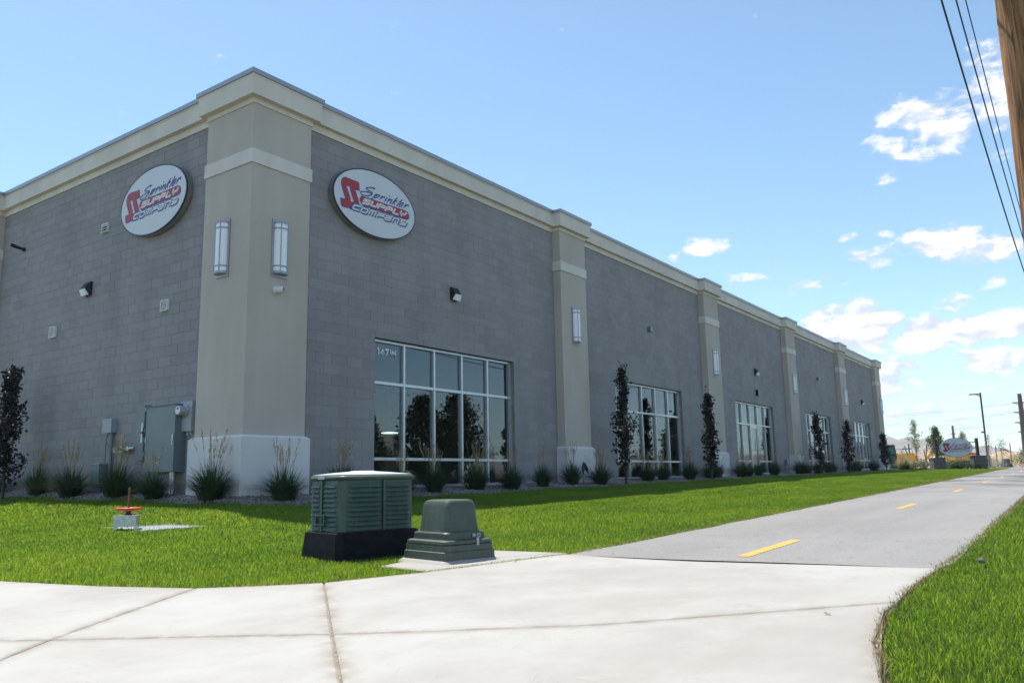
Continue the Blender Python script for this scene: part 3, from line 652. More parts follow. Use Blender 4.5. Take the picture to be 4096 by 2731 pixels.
# ------------------------------------------------------------------ oval signs
LOGO = {'script':[[(-0.116,0.312),(-0.062,0.326),(-0.071,0.339),(-0.141,0.33),(-0.216,0.313),(-0.281,0.289),(-0.301,0.265),(-0.28,0.249),(-0.223,0.242),(-0.165,0.235),(-0.13,0.22),(-0.131,0.191),(-0.172,0.153),(-0.246,0.123),(-0.327,0.103),(-0.4,0.097),(-0.453,0.113),(-0.459,0.139),(-0.429,0.161),(-0.353,0.183),(-0.263,0.199),(-0.189,0.203),(-0.123,0.197)],[(-0.003,0.237),(-0.056,0.175),(-0.106,0.12),(-0.155,0.078)],[(-0.04,0.18),(0.019,0.215),(0.073,0.237),(0.09,0.226),(0.061,0.195),(0.003,0.157),(-0.056,0.131),(-0.077,0.138)],[(0.171,0.239),(0.129,0.186),(0.083,0.129)],[(0.129,0.183),(0.188,0.218),(0.248,0.241),(0.223,0.193)],[(0.32,0.242),(0.271,0.183),(0.231,0.134)],[(0.396,0.304),(0.374,0.284)],[(0.392,0.242),(0.345,0.184),(0.302,0.134)],[(0.345,0.181),(0.414,0.223),(0.475,0.246),(0.432,0.183),(0.393,0.13)],[(0.634,0.321),(0.554,0.252),(0.493,0.183),(0.445,0.132)],[(0.519,0.21),(0.577,0.234),(0.639,0.251)],[(0.519,0.207),(0.528,0.17),(0.529,0.132)],[(0.782,0.323),(0.715,0.26),(0.648,0.193),(0.599,0.135)],[(0.729,0.202),(0.756,0.201),(0.805,0.226),(0.814,0.252),(0.787,0.257),(0.728,0.225),(0.679,0.179),(0.675,0.145),(0.702,0.14),(0.787,0.184)],[(0.905,0.257),(0.86,0.202),(0.81,0.141)],[(0.851,0.193),(0.923,0.236),(0.988,0.261),(0.956,0.211)]],'supply':[[(-0.155,0.034),(-0.331,0.023),(-0.355,0.002),(-0.364,-0.017),(-0.236,-0.012),(-0.212,-0.02),(-0.23,-0.054),(-0.254,-0.066),(-0.419,-0.075)],[(-0.097,0.044),(-0.168,-0.048),(-0.153,-0.059),(-0.047,-0.059),(-0.013,-0.046),(0.05,0.044)],[(0.026,-0.074),(0.099,0.026),(0.129,0.036),(0.233,0.042),(0.193,0.028),(0.244,0.026),(0.254,0.015),(0.23,-0.009),(0.11,-0.017)],[(0.245,-0.072),(0.319,0.026),(0.352,0.043),(0.456,0.045),(0.473,0.035),(0.447,-0.003),(0.315,-0.01)],[(0.571,0.056),(0.485,-0.042),(0.505,-0.058),(0.656,-0.049)],[(0.765,0.06),(0.717,0.009),(0.731,-0.003),(0.849,0.001),(0.874,0.018),(0.914,0.064)],[(0.776,-0.001),(0.737,-0.06)]],'company':[[(-0.437,-0.169),(-0.622,-0.179),(-0.671,-0.249),(-0.657,-0.262),(-0.496,-0.262)],[(-0.404,-0.184),(-0.445,-0.249),(-0.421,-0.267),(-0.318,-0.265),(-0.285,-0.249),(-0.243,-0.191),(-0.262,-0.175),(-0.371,-0.175),(-0.404,-0.184)],[(-0.232,-0.27),(-0.162,-0.166),(-0.041,-0.16),(-0.011,-0.178),(-0.073,-0.27)],[(-0.08,-0.163),(-0.155,-0.27)],[(-0.005,-0.271),(0.067,-0.172),(0.2,-0.166),(0.22,-0.176),(0.201,-0.207),(0.057,-0.214)],[(0.269,-0.166),(0.42,-0.163),(0.439,-0.176),(0.392,-0.243),(0.364,-0.254),(0.251,-0.255),(0.237,-0.241),(0.256,-0.213),(0.401,-0.203)],[(0.454,-0.264),(0.525,-0.157),(0.64,-0.152),(0.674,-0.165),(0.612,-0.261)],[(0.757,-0.152),(0.723,-0.194),(0.737,-0.205),(0.865,-0.197)],[(0.919,-0.148),(0.865,-0.229),(0.84,-0.239),(0.677,-0.248)]],'pill':[(-0.398,0.066),(0.884,0.092),(0.943,0.072),(0.978,0.035),(0.984,-0.014),(0.959,-0.053),(0.909,-0.076),(-0.377,-0.108),(-0.424,-0.085),(-0.457,-0.051),(-0.472,-0.016),(-0.458,0.027),(-0.431,0.053)],'ss':[(-0.906,0.325),(-0.87,0.333),(-0.749,0.332),(-0.73,0.311),(-0.736,0.286),(-0.706,0.316),(-0.675,0.327),(-0.533,0.329),(-0.518,0.322),(-0.506,0.181),(-0.63,0.174),(-0.572,0.057),(-0.521,-0.048),(-0.507,-0.14),(-0.639,-0.161),(-0.695,-0.266),(-0.743,-0.279),(-0.753,-0.235),(-0.816,-0.271),(-0.959,-0.277),(-0.971,-0.27),(-0.992,-0.136),(-0.87,-0.128),(-0.861,-0.105),(-0.905,-0.009),(-0.967,0.123),(-0.981,0.189),(-0.97,0.254),(-0.941,0.3)],'hole':[(-0.842,0.164),(-0.764,0.173),(-0.732,0.073),(-0.64,-0.121),(-0.722,-0.132),(-0.729,-0.068),(-0.799,0.078)]}
def ell(a, b, y, n=64): return [(a*math.cos(2*math.pi*i/n), y, b*math.sin(2*math.pi*i/n)) for i in range(n)]
def fill(poly, holes, y):
    """flat polygon with holes"""
    bm = bmesh.new()
    for L_ in [poly]+holes:
        vs_ = [bm.verts.new((p[0], y, p[1])) for p in L_]
        for i in range(len(vs_)): bm.edges.new((vs_[i], vs_[(i+1) % len(vs_)]))
    bmesh.ops.triangle_fill(bm, use_beauty=True, use_dissolve=False, edges=bm.edges[:], normal=(0, -1, 0))
    bm.verts.index_update(); mb = MB(); mb.add([v.co[:] for v in bm.verts], [[v.index for v in f.verts] for f in bm.faces]); bm.free(); return mb
def grow(poly, d):
    return slab_poly(poly, -d)
def oval_sign(name, label, cat, loc, rotz, parent=None, a=1.197, b=.71, depth=.15):
    """cabinet sign; local x = right, z = up, front faces -y; back rests on y=0"""
    t = parent or thing(name, label, cat, loc, rotz)
    D = -depth
    pre = (lambda s: s)
    build('cabinet', MB().loft([ell(a-.004, b-.004, 0), ell(a, b, -.006), ell(a, b, D+.01)], cap1=False), 'sign_rim', t, smooth=40)
    build('rim', MB().loft([ell(a+.001, b+.001, D+.03), ell(a+.003, b+.003, D+.004), ell(a, b, D), ell(a-.022, b-.022, D-.001), ell(a-.024, b-.024, D+.006)], False, False), 'sign_rim_dark', t, smooth=30)
    f = build('face', MB().loft([ell(a-.018, b-.018, D+.02), ell(a-.018, b-.018, D+.004)], True, True), 'sign_face', t)
    y = D+.0005
    # print: blue under red under white, each film 1 mm proud of the one below
    bl = MB(); rd = MB(); wh = MB(); sc = MB()
    pill = LOGO['pill']; ss = LOGO['ss']; hole = LOGO['hole']
    q = fill(grow(pill, .013), [], y); bl.add(q.v, q.f); q = fill([(p[0]+.006, p[1]-.016) for p in grow(pill, .012)], [], y-.0002); bl.add(q.v, q.f)
    for dx_, dz_, k in ((0, 0, .013), (.012, -.014, .010)):
        q = fill([(p[0]+dx_, p[1]+dz_) for p in grow(ss, k)], [hole], y-.0004*k*20); bl.add(q.v, q.f)
    q = fill(pill, [], y-.0015); rd.add(q.v, q.f); q = fill(ss, [grow(hole, .012)], y-.0015); rd.add(q.v, q.f)
    for s_ in LOGO['company']: stroke(bl, s_, .070, y-.0026); stroke(bl, [(p[0]+.010, p[1]-.012) for p in s_], .068, y-.0024)
    for s_ in LOGO['company']: stroke(wh, s_, .037, y-.0036)
    for s_ in LOGO['supply']: stroke(wh, s_, .042, y-.0030)
    for s_ in LOGO['script']: stroke(sc, s_, .029, y-.0022, taper=True)
    build('blue_print', bl, 'sign_blue', f); build('red_emblem', rd, 'sign_red', f); build('white_lettering', wh, 'label_white', f); build('script_lettering', sc, 'sign_blue', f)
    return t
oval_sign('oval_sign', 'oval white wall sign on the front, right of the corner pillar', 'sign', (3.047, YW, 5.914), 0)
oval_sign('oval_sign', 'oval white wall sign on the side wall, left of the corner pillar', 'sign', (XW, 3.14, 5.87), R(-90))

# ------------------------------------------------------------------ wall fittings.  local: back on y=0, front towards -y, z from the bottom
def sconce():
    t = thing('wall_sconce', '', 'wall light', group='half round sconces on the pillars')
    W_, H_ = .36, 1.08
    build('backplate', MB().bbox(-W_/2, W_/2, -.025, -.003, 0, H_, .003), 'sconce_metal', t)
    def arc(r, y0, z, n=14): return [(-r*math.cos(math.pi*i/n), y0-r*.86*math.sin(math.pi*i/n), z) for i in range(n+1)]
    build('diffuser', MB().loft([arc(.142, -.026, .085), arc(.142, -.026, 1.0)]), 'acrylic', t, smooth=40)
    for z0, z1, nm_ in ((.055, .10, 'end_cap'), (.985, 1.03, 'end_cap'), (.175, .205, 'band'), (.885, .915, 'band')):
        build(nm_, MB().loft([arc(.15, -.0255, z0), arc(.15, -.0255, z1)]), 'sconce_metal', t, smooth=40)
    for x in (-.075, .075):
        yb = -.026-.86*math.sqrt(.15**2-x*x)
        build('bar', MB().box(x-.006, x+.006, yb-.007, yb+.004, .06, 1.028), 'sconce_metal', t)
    return t
sc0 = sconce(); sc0.location = (.655, 0, 3.885); sc0['label'] = 'half round wall sconce on the right face of the corner pillar'
copy_tree(sc0, (0, .745, 3.885), R(-90), 'half round wall sconce on the left face of the corner pillar')
for i, x in enumerate(PX): copy_tree(sc0, (x+PW/2+.02+.02*i, Y2, 3.88+.02*i), 0, 'half round wall sconce on the %s pilaster from the corner' % nm[i])

def flood():
    t = thing('wall_pack_light', '', 'wall light', group='black wall pack lights')
    mb = MB(); w_ = .16
    mb.loft([[(-w_,0,0),(w_,0,0),(w_,0,.38),(-w_,0,.38)], [(-w_,-.06,0),(w_,-.06,0),(w_,-.06,.38),(-w_,-.06,.38)], [(-w_*.94,-.075,.005),(w_*.94,-.075,.005),(w_*.80,-.20,.165),(-w_*.80,-.20,.165)]], cap1=False)
    mb.add([(-w_,-.06,.38),(w_,-.06,.38),(w_*.80,-.20,.165),(-w_*.80,-.20,.165),(-w_*.94,-.075,.005),(w_*.94,-.075,.005)], [(0,1,2,3)])
    build('housing', mb, 'dark_metal', t)
    build('lens', MB().loft([[(-w_*.9,-.08,.0),(w_*.9,-.08,.0),(w_*.80,-.198,.16),(-w_*.80,-.198,.16)], [(-w_*.8,-.16,-.03),(w_*.8,-.16,-.03),(w_*.76,-.225,.14),(-w_*.76,-.225,.14)]]), 'acrylic', t)
    build('photocell', MB().tube([(-.02, -.05, 0), (-.02, -.05, -.04)], .015, 8), 'dark_metal', t)
    return t
fl0 = flood(); fl0.location = (5.72, YW, 4.33); fl0.scale = (.78, .78, .78); fl0['label'] = 'black wall pack light above the first window'
copy_tree(fl0, (XW, 5.72, 4.31), R(-90), 'black wall pack light on the side wall below the oval sign')
copy_tree(fl0, (26.37, YW, 4.46), 0, 'black wall pack light above the glass door'); copy_tree(fl0, (46.0, YW, 4.40), 0, 'black wall pack light above the last window')

t = thing('security_camera', 'white dome security camera below the corner pillar sconce', 'camera', (.60, 0, 3.64))
build('mount', MB().loft([[(.075*math.cos(a), 0, .075*math.sin(a)) for a in np.linspace(0, 2*math.pi, 17)[:-1]], [(.075*math.cos(a), -.03, .075*math.sin(a)) for a in np.linspace(0, 2*math.pi, 17)[:-1]], [(.055*math.cos(a), -.05, .055*math.sin(a)) for a in np.linspace(0, 2*math.pi, 17)[:-1]]]), 'white_plastic', t, smooth=40)
mb = MB(); c0 = Vector((.005, -.085, 0)); ax_ = Vector((.55, -.80, .12)).normalized(); e1 = ax_.orthogonal().normalized(); e2 = ax_.cross(e1)
mb.loft([[tuple(c0+ax_*zz_+(e1*math.cos(a)+e2*math.sin(a))*rr) for a in np.linspace(0, 2*math.pi, 17)[:-1]] for rr, zz_ in ((.02,-.07),(.055,-.05),(.068,-.01),(.066,.03),(.055,.065),(.042,.085))])
build('ball', mb, 'white_plastic', t, smooth=50)
build('lens', MB().loft([[tuple(c0+ax_*zz_+(e1*math.cos(a)+e2*math.sin(a))*rr) for a in np.linspace(0, 2*math.pi, 17)[:-1]] for rr, zz_ in ((.036,.08),(.036,.088))]), 'dark_metal', t)
t = thing('security_camera', 'black bullet camera high on the side wall near the left edge', 'camera', (XW, 9.0, 5.95))
build('bracket', MB().tube([(0, 0, 0), (-.05, 0, 0)], .05, 12), 'dark_metal', t); build('barrel', MB().tube([(-.03, 0, .0), (-.20, .03, .04), (-.30, .055, .075)], [.03, .042, .042], 12), 'dark_metal', t, smooth=40); build('lens', MB().tube([(-.30, .055, .075), (-.305, .056, .0765)], .03, 10), 'machine_glass', t)
def sensor(x, z, lab, h=.12, material='grey_cabinet', depth=.12):
    t = thing('wall_box', lab, 'wall box', (x, YW, z), group='small boxes on the front wall')
    build('body', MB().bbox(-.07, .07, -depth, 0, 0, h*1.35, .006), material, t); build('cover', MB().bbox(-.064, .064, -depth-.012, -depth+.002, .008, h*1.35-.008, .004), 'pale_cabinet', t)
sensor(15.96, 4.98, 'small grey box high above the second window'); sensor(36.15, 5.08, 'small grey box high above the fourth window'); sensor(26.33, 3.55, 'small dark box just above the glass door', .2, 'dark_metal'); sensor(29.54, .56, 'small grey outlet box low beside the glass door', .2, 'grey_cabinet', .16)
def vent(y, z, w_, h_, lab, louvre):
    t = thing('wall_vent', lab, 'vent', (XW, y, z), R(-90))
    build('frame', MB().box(-w_/2, -w_/2+.015, -.05, 0, 0, h_).box(w_/2-.015, w_/2, -.05, 0, 0, h_).box(-w_/2+.015, w_/2-.015, -.049, 0, h_-.018, h_).box(-w_/2+.015, w_/2-.015, -.049, 0, 0, .012), 'white_plastic', t)
    k = 3 if louvre else 5; st_ = (h_-.03)/k
    for i in range(k):
        z0 = .012+i*st_; d_ = -.06 if louvre else -.038
        build('slat', MB().add([(-w_/2+.015, d_, z0), (w_/2-.015, d_, z0), (w_/2-.015, -.012, z0+st_*.98), (-w_/2+.015, -.012, z0+st_*.98), (-w_/2+.015, d_+.006, z0-.004), (w_/2-.015, d_+.006, z0-.004)], [(0,1,2,3),(0,4,5,1)]), 'white_plastic', t)
    build('backing', MB().box(-w_/2+.015, w_/2-.015, -.008, -.002, .012, h_-.018), 'interior_dark', t)
vent(7.2, 3.55, .27, .25, 'square white slatted vent lower left on the side wall', False); vent(2.70, 3.55, .25, .22, 'square white slatted vent beside the corner pillar', False); vent(5.17, 5.62, .25, .20, 'white three-louvre vent left of the side wall oval sign', True)

# ------------------------------------------------------------------ electrical gear on the side wall (local x = right seen from outside = -y)
def gear(name, label, cat, y_right, z): return thing(name, label, cat, (XW, y_right, z), R(-90))
t = gear('electrical_cabinet', 'large grey electrical cabinet on the side wall beside the corner pillar', 'cabinet', 1.80, .44)
build('body', MB().box(-.97, 0, -.215, 0, 0, 1.22), 'grey_cabinet', t)
d = build('door', MB().bbox(-.965, -.012, -.232, -.2155, .012, 1.20, .004), 'grey_cabinet', t)
build('latch', MB().box(-.07, -.045, -.247, -.232, .55, .68), 'galvanised', d); build('hinge', MB().box(-.958, -.94, -.244, -.232, .55, .66), 'galvanised', d); build('padlock', MB().bbox(-.075, -.04, -.252, -.232, .49, .535, .006), 'galvanised', d); build('name_plate', MB().box(-.56, -.50, -.2345, -.2321, .165, .18), 'label_white', d); build('rain_lip', MB().box(-.98, .01, -.242, 0, 1.2205, 1.232), 'grey_cabinet', t)
build('warning_label', MB().box(.0002, .002, -.12, -.06, 1.12, 1.165), 'label_white', t)
build('conduit', MB().tube([(-.23, -.09, 0), (-.23, -.09, -.5)], .055, 14).tube([(-.23, -.09, 0), (-.23, -.09, -.06)], .062, 14), 'galvanised', t, smooth=40)
t = gear('disconnect_switch', 'narrow grey switch box with a dark red lever, left of the large cabinet', 'switch box', 2.99, .69)
build('body', MB().box(-.31, 0, -.10, 0, 0, 1.04), 'grey_cabinet', t); d = build('cover', MB().bbox(-.315, -.03, -.125, -.1005, -.005, 1.035, .004), 'grey_cabinet', t)
build('lever', MB().bbox(-.10, -.03, -.16, -.125, .50, .53, .006), 'dark_red', d); build('lever_plate', MB().box(-.055, -.03, -.132, -.1255, .42, .62), 'dark_metal', d); build('label_strip', MB().box(-.125, -.07, -.1275, -.1251, .32, .70), 'label_white', d)
for z in (.07, .52, .92): build('hinge', MB().box(-.028, -.008, -.118, -.1005, z, z+.07), 'galvanised', t)
t = gear('electric_meter', 'round electric meter on a pale box between cabinet and corner pillar', 'meter', 1.50, 1.16)
build('box', MB().box(-.36, 0, -.10, 0, 0, .55), 'pale_cabinet', t); build('cover', MB().bbox(-.355, -.005, -.112, -.1005, .01, .23, .003), 'pale_cabinet', t)
def disc(x, z, prof, n=20): return MB().loft([[(x+r_*math.cos(2*math.pi*i/n), y_, z+r_*math.sin(2*math.pi*i/n)) for i in range(n)] for r_, y_ in prof])
build('socket', disc(-.20, .38, [(.105, -.10), (.105, -.13), (.095, -.135)]), 'galvanised', t, smooth=40)
dm = build('dome', disc(-.20, .38, [(.088, -.13), (.088, -.25), (.082, -.262)]), 'pale_cabinet', t, smooth=40)
build('dial', disc(-.20, .38, [(.075, -.2625), (.075, -.264)]), 'label_white', dm); build('display', MB().box(-.23, -.17, -.2655, -.2642, .395, .425), 'dark_metal', dm); build('padlock', MB().bbox(-.20, -.16, -.07, -.045, -.07, -.01, .006), 'galvanised', t)
t = gear('junction_box', 'small square grey box with a conduit dropping into the grasses', 'junction box', 4.23, 1.27)
build('body', MB().box(-.33, 0, -.10, 0, 0, .27), 'pale_cabinet', t); d = build('cover', MB().bbox(-.335, .004, -.125, -.1005, -.005, .275, .006), 'pale_cabinet', t); build('lock', disc(-.03, .14, [(.012, -.125), (.012, -.132)], 8), 'galvanised', d)
build('conduit', MB().tube([(-.08, -.055, 0), (-.08, -.055, -1.0)], .032, 12), 'grey_cabinet', t, smooth=40); build('wire', MB().tube([(-.22, -.06, 0), (-.23, -.08, -.15), (-.24, -.075, -.6), (-.22, -.06, -1.0)], .006, 6), 'cable', t)
t = gear('ground_box', 'low grey box behind the side wall grasses', 'junction box', 4.36, .20)
build('body', MB().bbox(-.31, 0, -.25, 0, 0, .44, .008), 'grey_cabinet', t); build('lid', MB().bbox(-.32, .01, -.26, 0, .4405, .46, .006), 'pale_cabinet', t)
t = gear('conduit_elbow', 'short silver conduit with an oval fitting, left of the switch box', 'conduit', 3.30, .92)
build('pipe', MB().tube([(0, -.12, .0), (-.42, -.12, -.005)], .038, 14), 'galvanised', t, smooth=40); build('fitting', MB().bbox(-.72, -.42, -.17, -.07, -.065, .06, .03), 'galvanised', t); build('cover', MB().bbox(-.70, -.44, -.178, -.1705, -.045, .045, .02), 'pale_cabinet', t); build('strap', MB().box(-.23, -.2, -.16, 0, -.045, .045), 'galvanised', t)

# ------------------------------------------------------------------ pad-mounted transformer
RZ = R(-13)
tz = gz(-2.85, -5.86)-.10
t = thing('transformer', 'dark green louvred transformer with a pale lid on a black plinth', 'transformer', (-2.85, -5.865, tz), RZ)
zb_ = -.262-tz; zt_ = .212-tz          # plinth top, louvre top
def oct(x0, x1, y0, y1, c, z): return [(x0+c,y0,z),(x1-c,y0,z),(x1,y0+c,z),(x1,y1-c,z),(x1-c,y1,z),(x0+c,y1,z),(x0,y1-c,z),(x0,y0+c,z)]
plm = MB().loft([oct(-.485,.485,-.375,.375,.05,-.02), oct(-.47,.47,-.36,.36,.05,.18), oct(-.455,.455,-.345,.345,.05,zb_-.012), oct(-.44,.44,-.33,.33,.05,zb_)])
pl = build('plinth', plm, 'black_plastic', t)
def rib(x, y, nx_, ny_):
    tx, ty = -ny_, nx_; mb = MB(); w_ = .028
    for (a, z) in (): pass
    mb.add([(x-tx*w_,y-ty*w_,.0),(x+tx*w_,y+ty*w_,.0),(x+nx_*.045,y+ny_*.045,-.0),(x-nx_*.005,y-ny_*.005,.19),(x+nx_*.03,y+ny_*.03,.03)], [(0,2,4),(2,1,4),(0,4,3),(4,1,3)]); return mb
for k in range(8): build('plinth_rib', rib(-.39+.111*k, -.362, 0, -1), 'black_plastic', pl)
for k in range(6): build('plinth_rib', rib(-.462, -.29+.115*k, -1, 0), 'black_plastic', pl)
hx, hy = .41, .30
body = build('body', MB().loft([oct(-hx,hx,-hy,hy,.055,zb_), oct(-hx,hx,-hy,hy,.055,zt_)]), 'utility_green', t)
def louvre_row(p0, p1, nrm, z, h_, dents):
    """one pressed louvre strip: flares out to its lower lip, slightly dented"""
    p0, p1 = Vector((*p0, 0)), Vector((*p1, 0)); n3 = Vector((*nrm, 0)); vs_ = []; K = 13
    for i in range(K):
        q = p0.lerp(p1, i/(K-1)); e = 1+dents*(random.random()-.5)
        ef = 0 if i in (0, K-1) else 1
        vs_ += [tuple(q+n3*.001+Vector((0,0,z+h_))), tuple(q+n3*(.012*e*ef+.001)+Vector((0,0,z+h_*.45))), tuple(q+n3*(.024*e*ef+.001)+Vector((0,0,z+h_*.04))), tuple(q+n3*.001+Vector((0,0,z)))]
    fs = [(4*i+j, 4*i+4+j, 4*i+5+j, 4*i+1+j) for i in range(K-1) for j in range(3)]
    return MB().add(vs_, fs)
rows = 10; lh = (zt_-zb_-.035)/rows
for r_ in range(rows):
    z = zb_+.012+r_*lh
    for a, b_ in ((-hx+.075, .035), (.065, hx-.06)): build('louvre', louvre_row((a, -hy), (b_, -hy), (0, -1), z, lh*.93, .55), 'utility_green', body, smooth=50)
    for a, b_ in ((-hy+.06, .015), (.06, hy-.05)): build('louvre', louvre_row((-hx, b_), (-hx, a), (-1, 0), z, lh*.93, .35), 'utility_green', body, smooth=50)
build('post', MB().box(.038, .062, -hy-.02, -hy+.002, zb_, zt_), 'utility_green', body); build('post', MB().box(-hx-.02, -hx+.002, .02, .055, zb_, zt_), 'utility_green', body)
hb = MB()
for (a0, a1, z0, z1) in ((-.055, -.035, .06, .155), (.105, .125, .06, .155), (-.035, .105, .06, .073), (-.035, .105, .142, .155)): hb.box(-hx-.036, -hx-.019, a0, a1, zb_+z0, zb_+z1)
build('lock_bracket', hb, 'utility_green', body)
rim = MB().loft([oct(-hx-.004,hx+.004,-hy-.004,hy+.004,.055,zt_-.004), oct(-hx-.02,hx+.02,-hy-.02,hy+.02,.06,zt_+.012), oct(-hx-.02,hx+.02,-hy-.02,hy+.02,.06,zt_+.028), oct(-hx-.005,hx+.005,-hy-.005,hy+.005,.06,zt_+.043), oct(-hx+.03,hx-.03,-hy+.03,hy-.03,.05,zt_+.046)])
build('rim', rim, 'utility_green', t, smooth=60)
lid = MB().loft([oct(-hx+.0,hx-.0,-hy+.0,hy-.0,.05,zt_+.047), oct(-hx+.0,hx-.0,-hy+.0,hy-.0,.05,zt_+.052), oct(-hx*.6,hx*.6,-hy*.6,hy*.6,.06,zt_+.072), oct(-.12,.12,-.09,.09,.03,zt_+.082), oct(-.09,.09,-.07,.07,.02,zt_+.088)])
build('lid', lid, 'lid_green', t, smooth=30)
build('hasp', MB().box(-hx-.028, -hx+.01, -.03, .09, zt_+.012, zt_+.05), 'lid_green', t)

# ------------------------------------------------------------------ stepped utility pedestal
pz = float(zw(-2.83, -6.95))+.004
t = thing('utility_pedestal', 'stepped green utility pedestal on the concrete pad by the path', 'pedestal', (-2.83, -6.95, pz), RZ)
def rr(hx_, hy_, c, z, n=5):
    out = []
    for cx_, cy_, a0 in ((hx_-c, -hy_+c, -90), (hx_-c, hy_-c, 0), (-hx_+c, hy_-c, 90), (-hx_+c, -hy_+c, 180)):
        for k in range(n+1): a = R(a0+90*k/n); out.append((cx_+c*math.cos(a), cy_+c*math.sin(a), z))
    return out
build('grout', MB().loft([rr(.335, .365, .05, -.01), rr(.318, .345, .05, .008), rr(.296, .326, .05, .022)]), 'concrete', t, smooth=60)
build('base', MB().loft([rr(.292,.322,.05,-.02), rr(.288,.318,.05,.088), rr(.278,.308,.05,.094), rr(.276,.306,.05,.145), rr(.25,.28,.05,.146)]), 'pedestal_green', t, smooth=35)
cv = build('cover', MB().loft([rr(.268,.298,.055,.150), rr(.272,.302,.055,.156), rr(.270,.300,.055,.178), rr(.258,.288,.055,.185), rr(.228,.258,.055,.19), rr(.226,.256,.055,.242), rr(.219,.249,.055,.25), rr(.190,.222,.055,.252), rr(.183,.214,.055,.30), rr(.168,.20,.055,.47), rr(.160,.192,.055,.50), rr(.148,.18,.05,.518), rr(.12,.15,.045,.527), rr(.04,.05,.02,.530)]), 'pedestal_green', t, smooth=35)
lk = build('hasp', MB().bbox(.075, .10, -.309, -.29, .135, .20, .003).box(.060, .085, -.275, -.262, .205, .232), 'pale_cabinet', t)
build('lock_eye', MB().lathe([(.011, -.008), (.019, -.008), (.019, .008), (.011, .008)], (0, 0, 0), 14, False), 'pale_cabinet', t, loc=(.122, -.270, .218)).rotation_euler = (R(90), 0, 0)

# ------------------------------------------------------------------ valve stand and hatch in the lawn
vz = gz(-2.36, -.72)
t = thing('access_hatch', 'flat steel checker plate hatch let into the lawn beside the valve stand', 'hatch', (-2.09, -.90, gz(-2.09, -.9)-.026), R(0))
hp = [(-.27, .87), (.21, -.10), (.31, -.85), (-.30, -.28)]
hz = [gz(-2.09+a, -.9+b_)-gz(-2.09, -.9) for a, b_ in hp]
cxh = sum(p[0] for p in hp)/4; cyh = sum(p[1] for p in hp)/4
def sh(k): return [(cxh+(p[0]-cxh)*k, cyh+(p[1]-cyh)*k) for p in hp]
frm = MB().loft([[(*p, z_-.06) for p, z_ in zip(sh(1.0), hz)], [(*p, z_+.022) for p, z_ in zip(sh(1.0), hz)], [(*p, z_+.022) for p, z_ in zip(sh(.90), hz)], [(*p, z_+.008) for p, z_ in zip(sh(.90), hz)]], cap1=False)
build('frame', frm, 'galvanised', t)
build('plate', MB().add([(*p, z_+.012) for p, z_ in zip(sh(.895), hz)], [(0, 1, 2, 3)]), 'pale_cabinet', t)
tr_ = MB(); P0 = [Vector((*p, z_+.0125)) for p, z_ in zip(sh(.88), hz)]
for i in range(26):
    for j in range(16):
        u_, v_ = (i+.5)/26, (j+.5)/16; q = P0[0].lerp(P0[1], u_).lerp(P0[3].lerp(P0[2], u_), v_); d1 = Vector((.012, .012, 0)) if (i+j) % 2 else Vector((.012, -.012, 0)); d2 = Vector((-d1.y, d1.x, 0))*.3
        tr_.add([q-d1, q+d2, q+d1, q-d2, q+Vector((0, 0, .006))], [(0,1,4),(1,2,4),(2,3,4),(3,0,4)])
stuff(build('tread', tr_, 'pale_cabinet', t))
t = thing('valve_stand', 'grey metal stand carrying an orange red valve handwheel on the lawn', 'valve', (-2.34, -.72, vz), R(-40))
build('stand', MB().box(-.165, .165, -.135, .135, .175, .182).box(-.16, .12, -.131, -.126, .035, .1748).box(.124, .13, -.126, .126, .0, .172).box(-.16, -.154, -.12, .126, .0, .172), 'galvanised', t)
build('leg', MB().box(-.15, -.11, -.125, -.119, -.01, .036), 'galvanised', t); build('leg', MB().box(.10, .14, -.1255, -.12, -.01, .036), 'galvanised', t)
build('gland', MB().lathe([(.055, .182), (.055, .20), (.035, .203), (.035, .235)], n=14), 'dark_metal', t)
build('bolt', MB().lathe([(.016, .182), (.016, .205), (.0, .21)], (.075, .02, 0), 8, False), 'red_paint', t)
wh_ = MB()
wh_.tube([(.150*math.cos(a), .150*math.sin(a), .268) for a in np.linspace(0, 2*math.pi, 33)], .016, 8, False)
for k in range(5):
    a = 2*math.pi*k/5; wh_.tube([(.02*math.cos(a), .02*math.sin(a), .245), (.15*math.cos(a), .15*math.sin(a), .262)], .013, 6)
wh_.lathe([(.035, .228), (.035, .262)], n=12)
build('handwheel', wh_, 'red_paint', t, smooth=50); build('stem', MB().lathe([(.014, .02), (.014, .55), (.01, .555)], n=10), 'rust', t, smooth=40)

# ------------------------------------------------------------------ gravel bed along the walls
def bed_out(s_):
    """outer edge of the planting bed; s_<0 along the side wall (y=-s_), s_>0 along the front (x=s_)"""
    return 0
bv = []; bf = []; K = 4
line = [((XW+.05, y), (-.45-.10*math.sin(y*1.7)-.05*math.sin(y*4.1), y)) for y in np.arange(14, .2, -.4)]
line += [((XW, .2), (-.42, .3)), ((XW, .1), (-.40, -.25)), ((.1, .1), (-.30, -.62)), ((.3, .1), (.1, -.90))]
line += [((x, YW+.03), (x, -.95-.10*math.sin(x*1.3)-.06*math.sin(x*3.7))) for x in np.arange(.5, 52.5, .5)]
for (i0, i1) in line:
    for j in range(K+1):
        u_ = j/K; x = i0[0]+(i1[0]-i0[0])*u_; y = i0[1]+(i1[1]-i0[1])*u_; bv.append((x, y, gz(x, y)+(.012 if j < K else -.03)))
for i in range(len(line)-1):
    for j in range(K): a = i*(K+1)+j; bf.append((a, a+1, a+K+2, a+K+1))
struct(build('gravel_bed', MB().add(bv, bf), 'gravel', smooth=True))
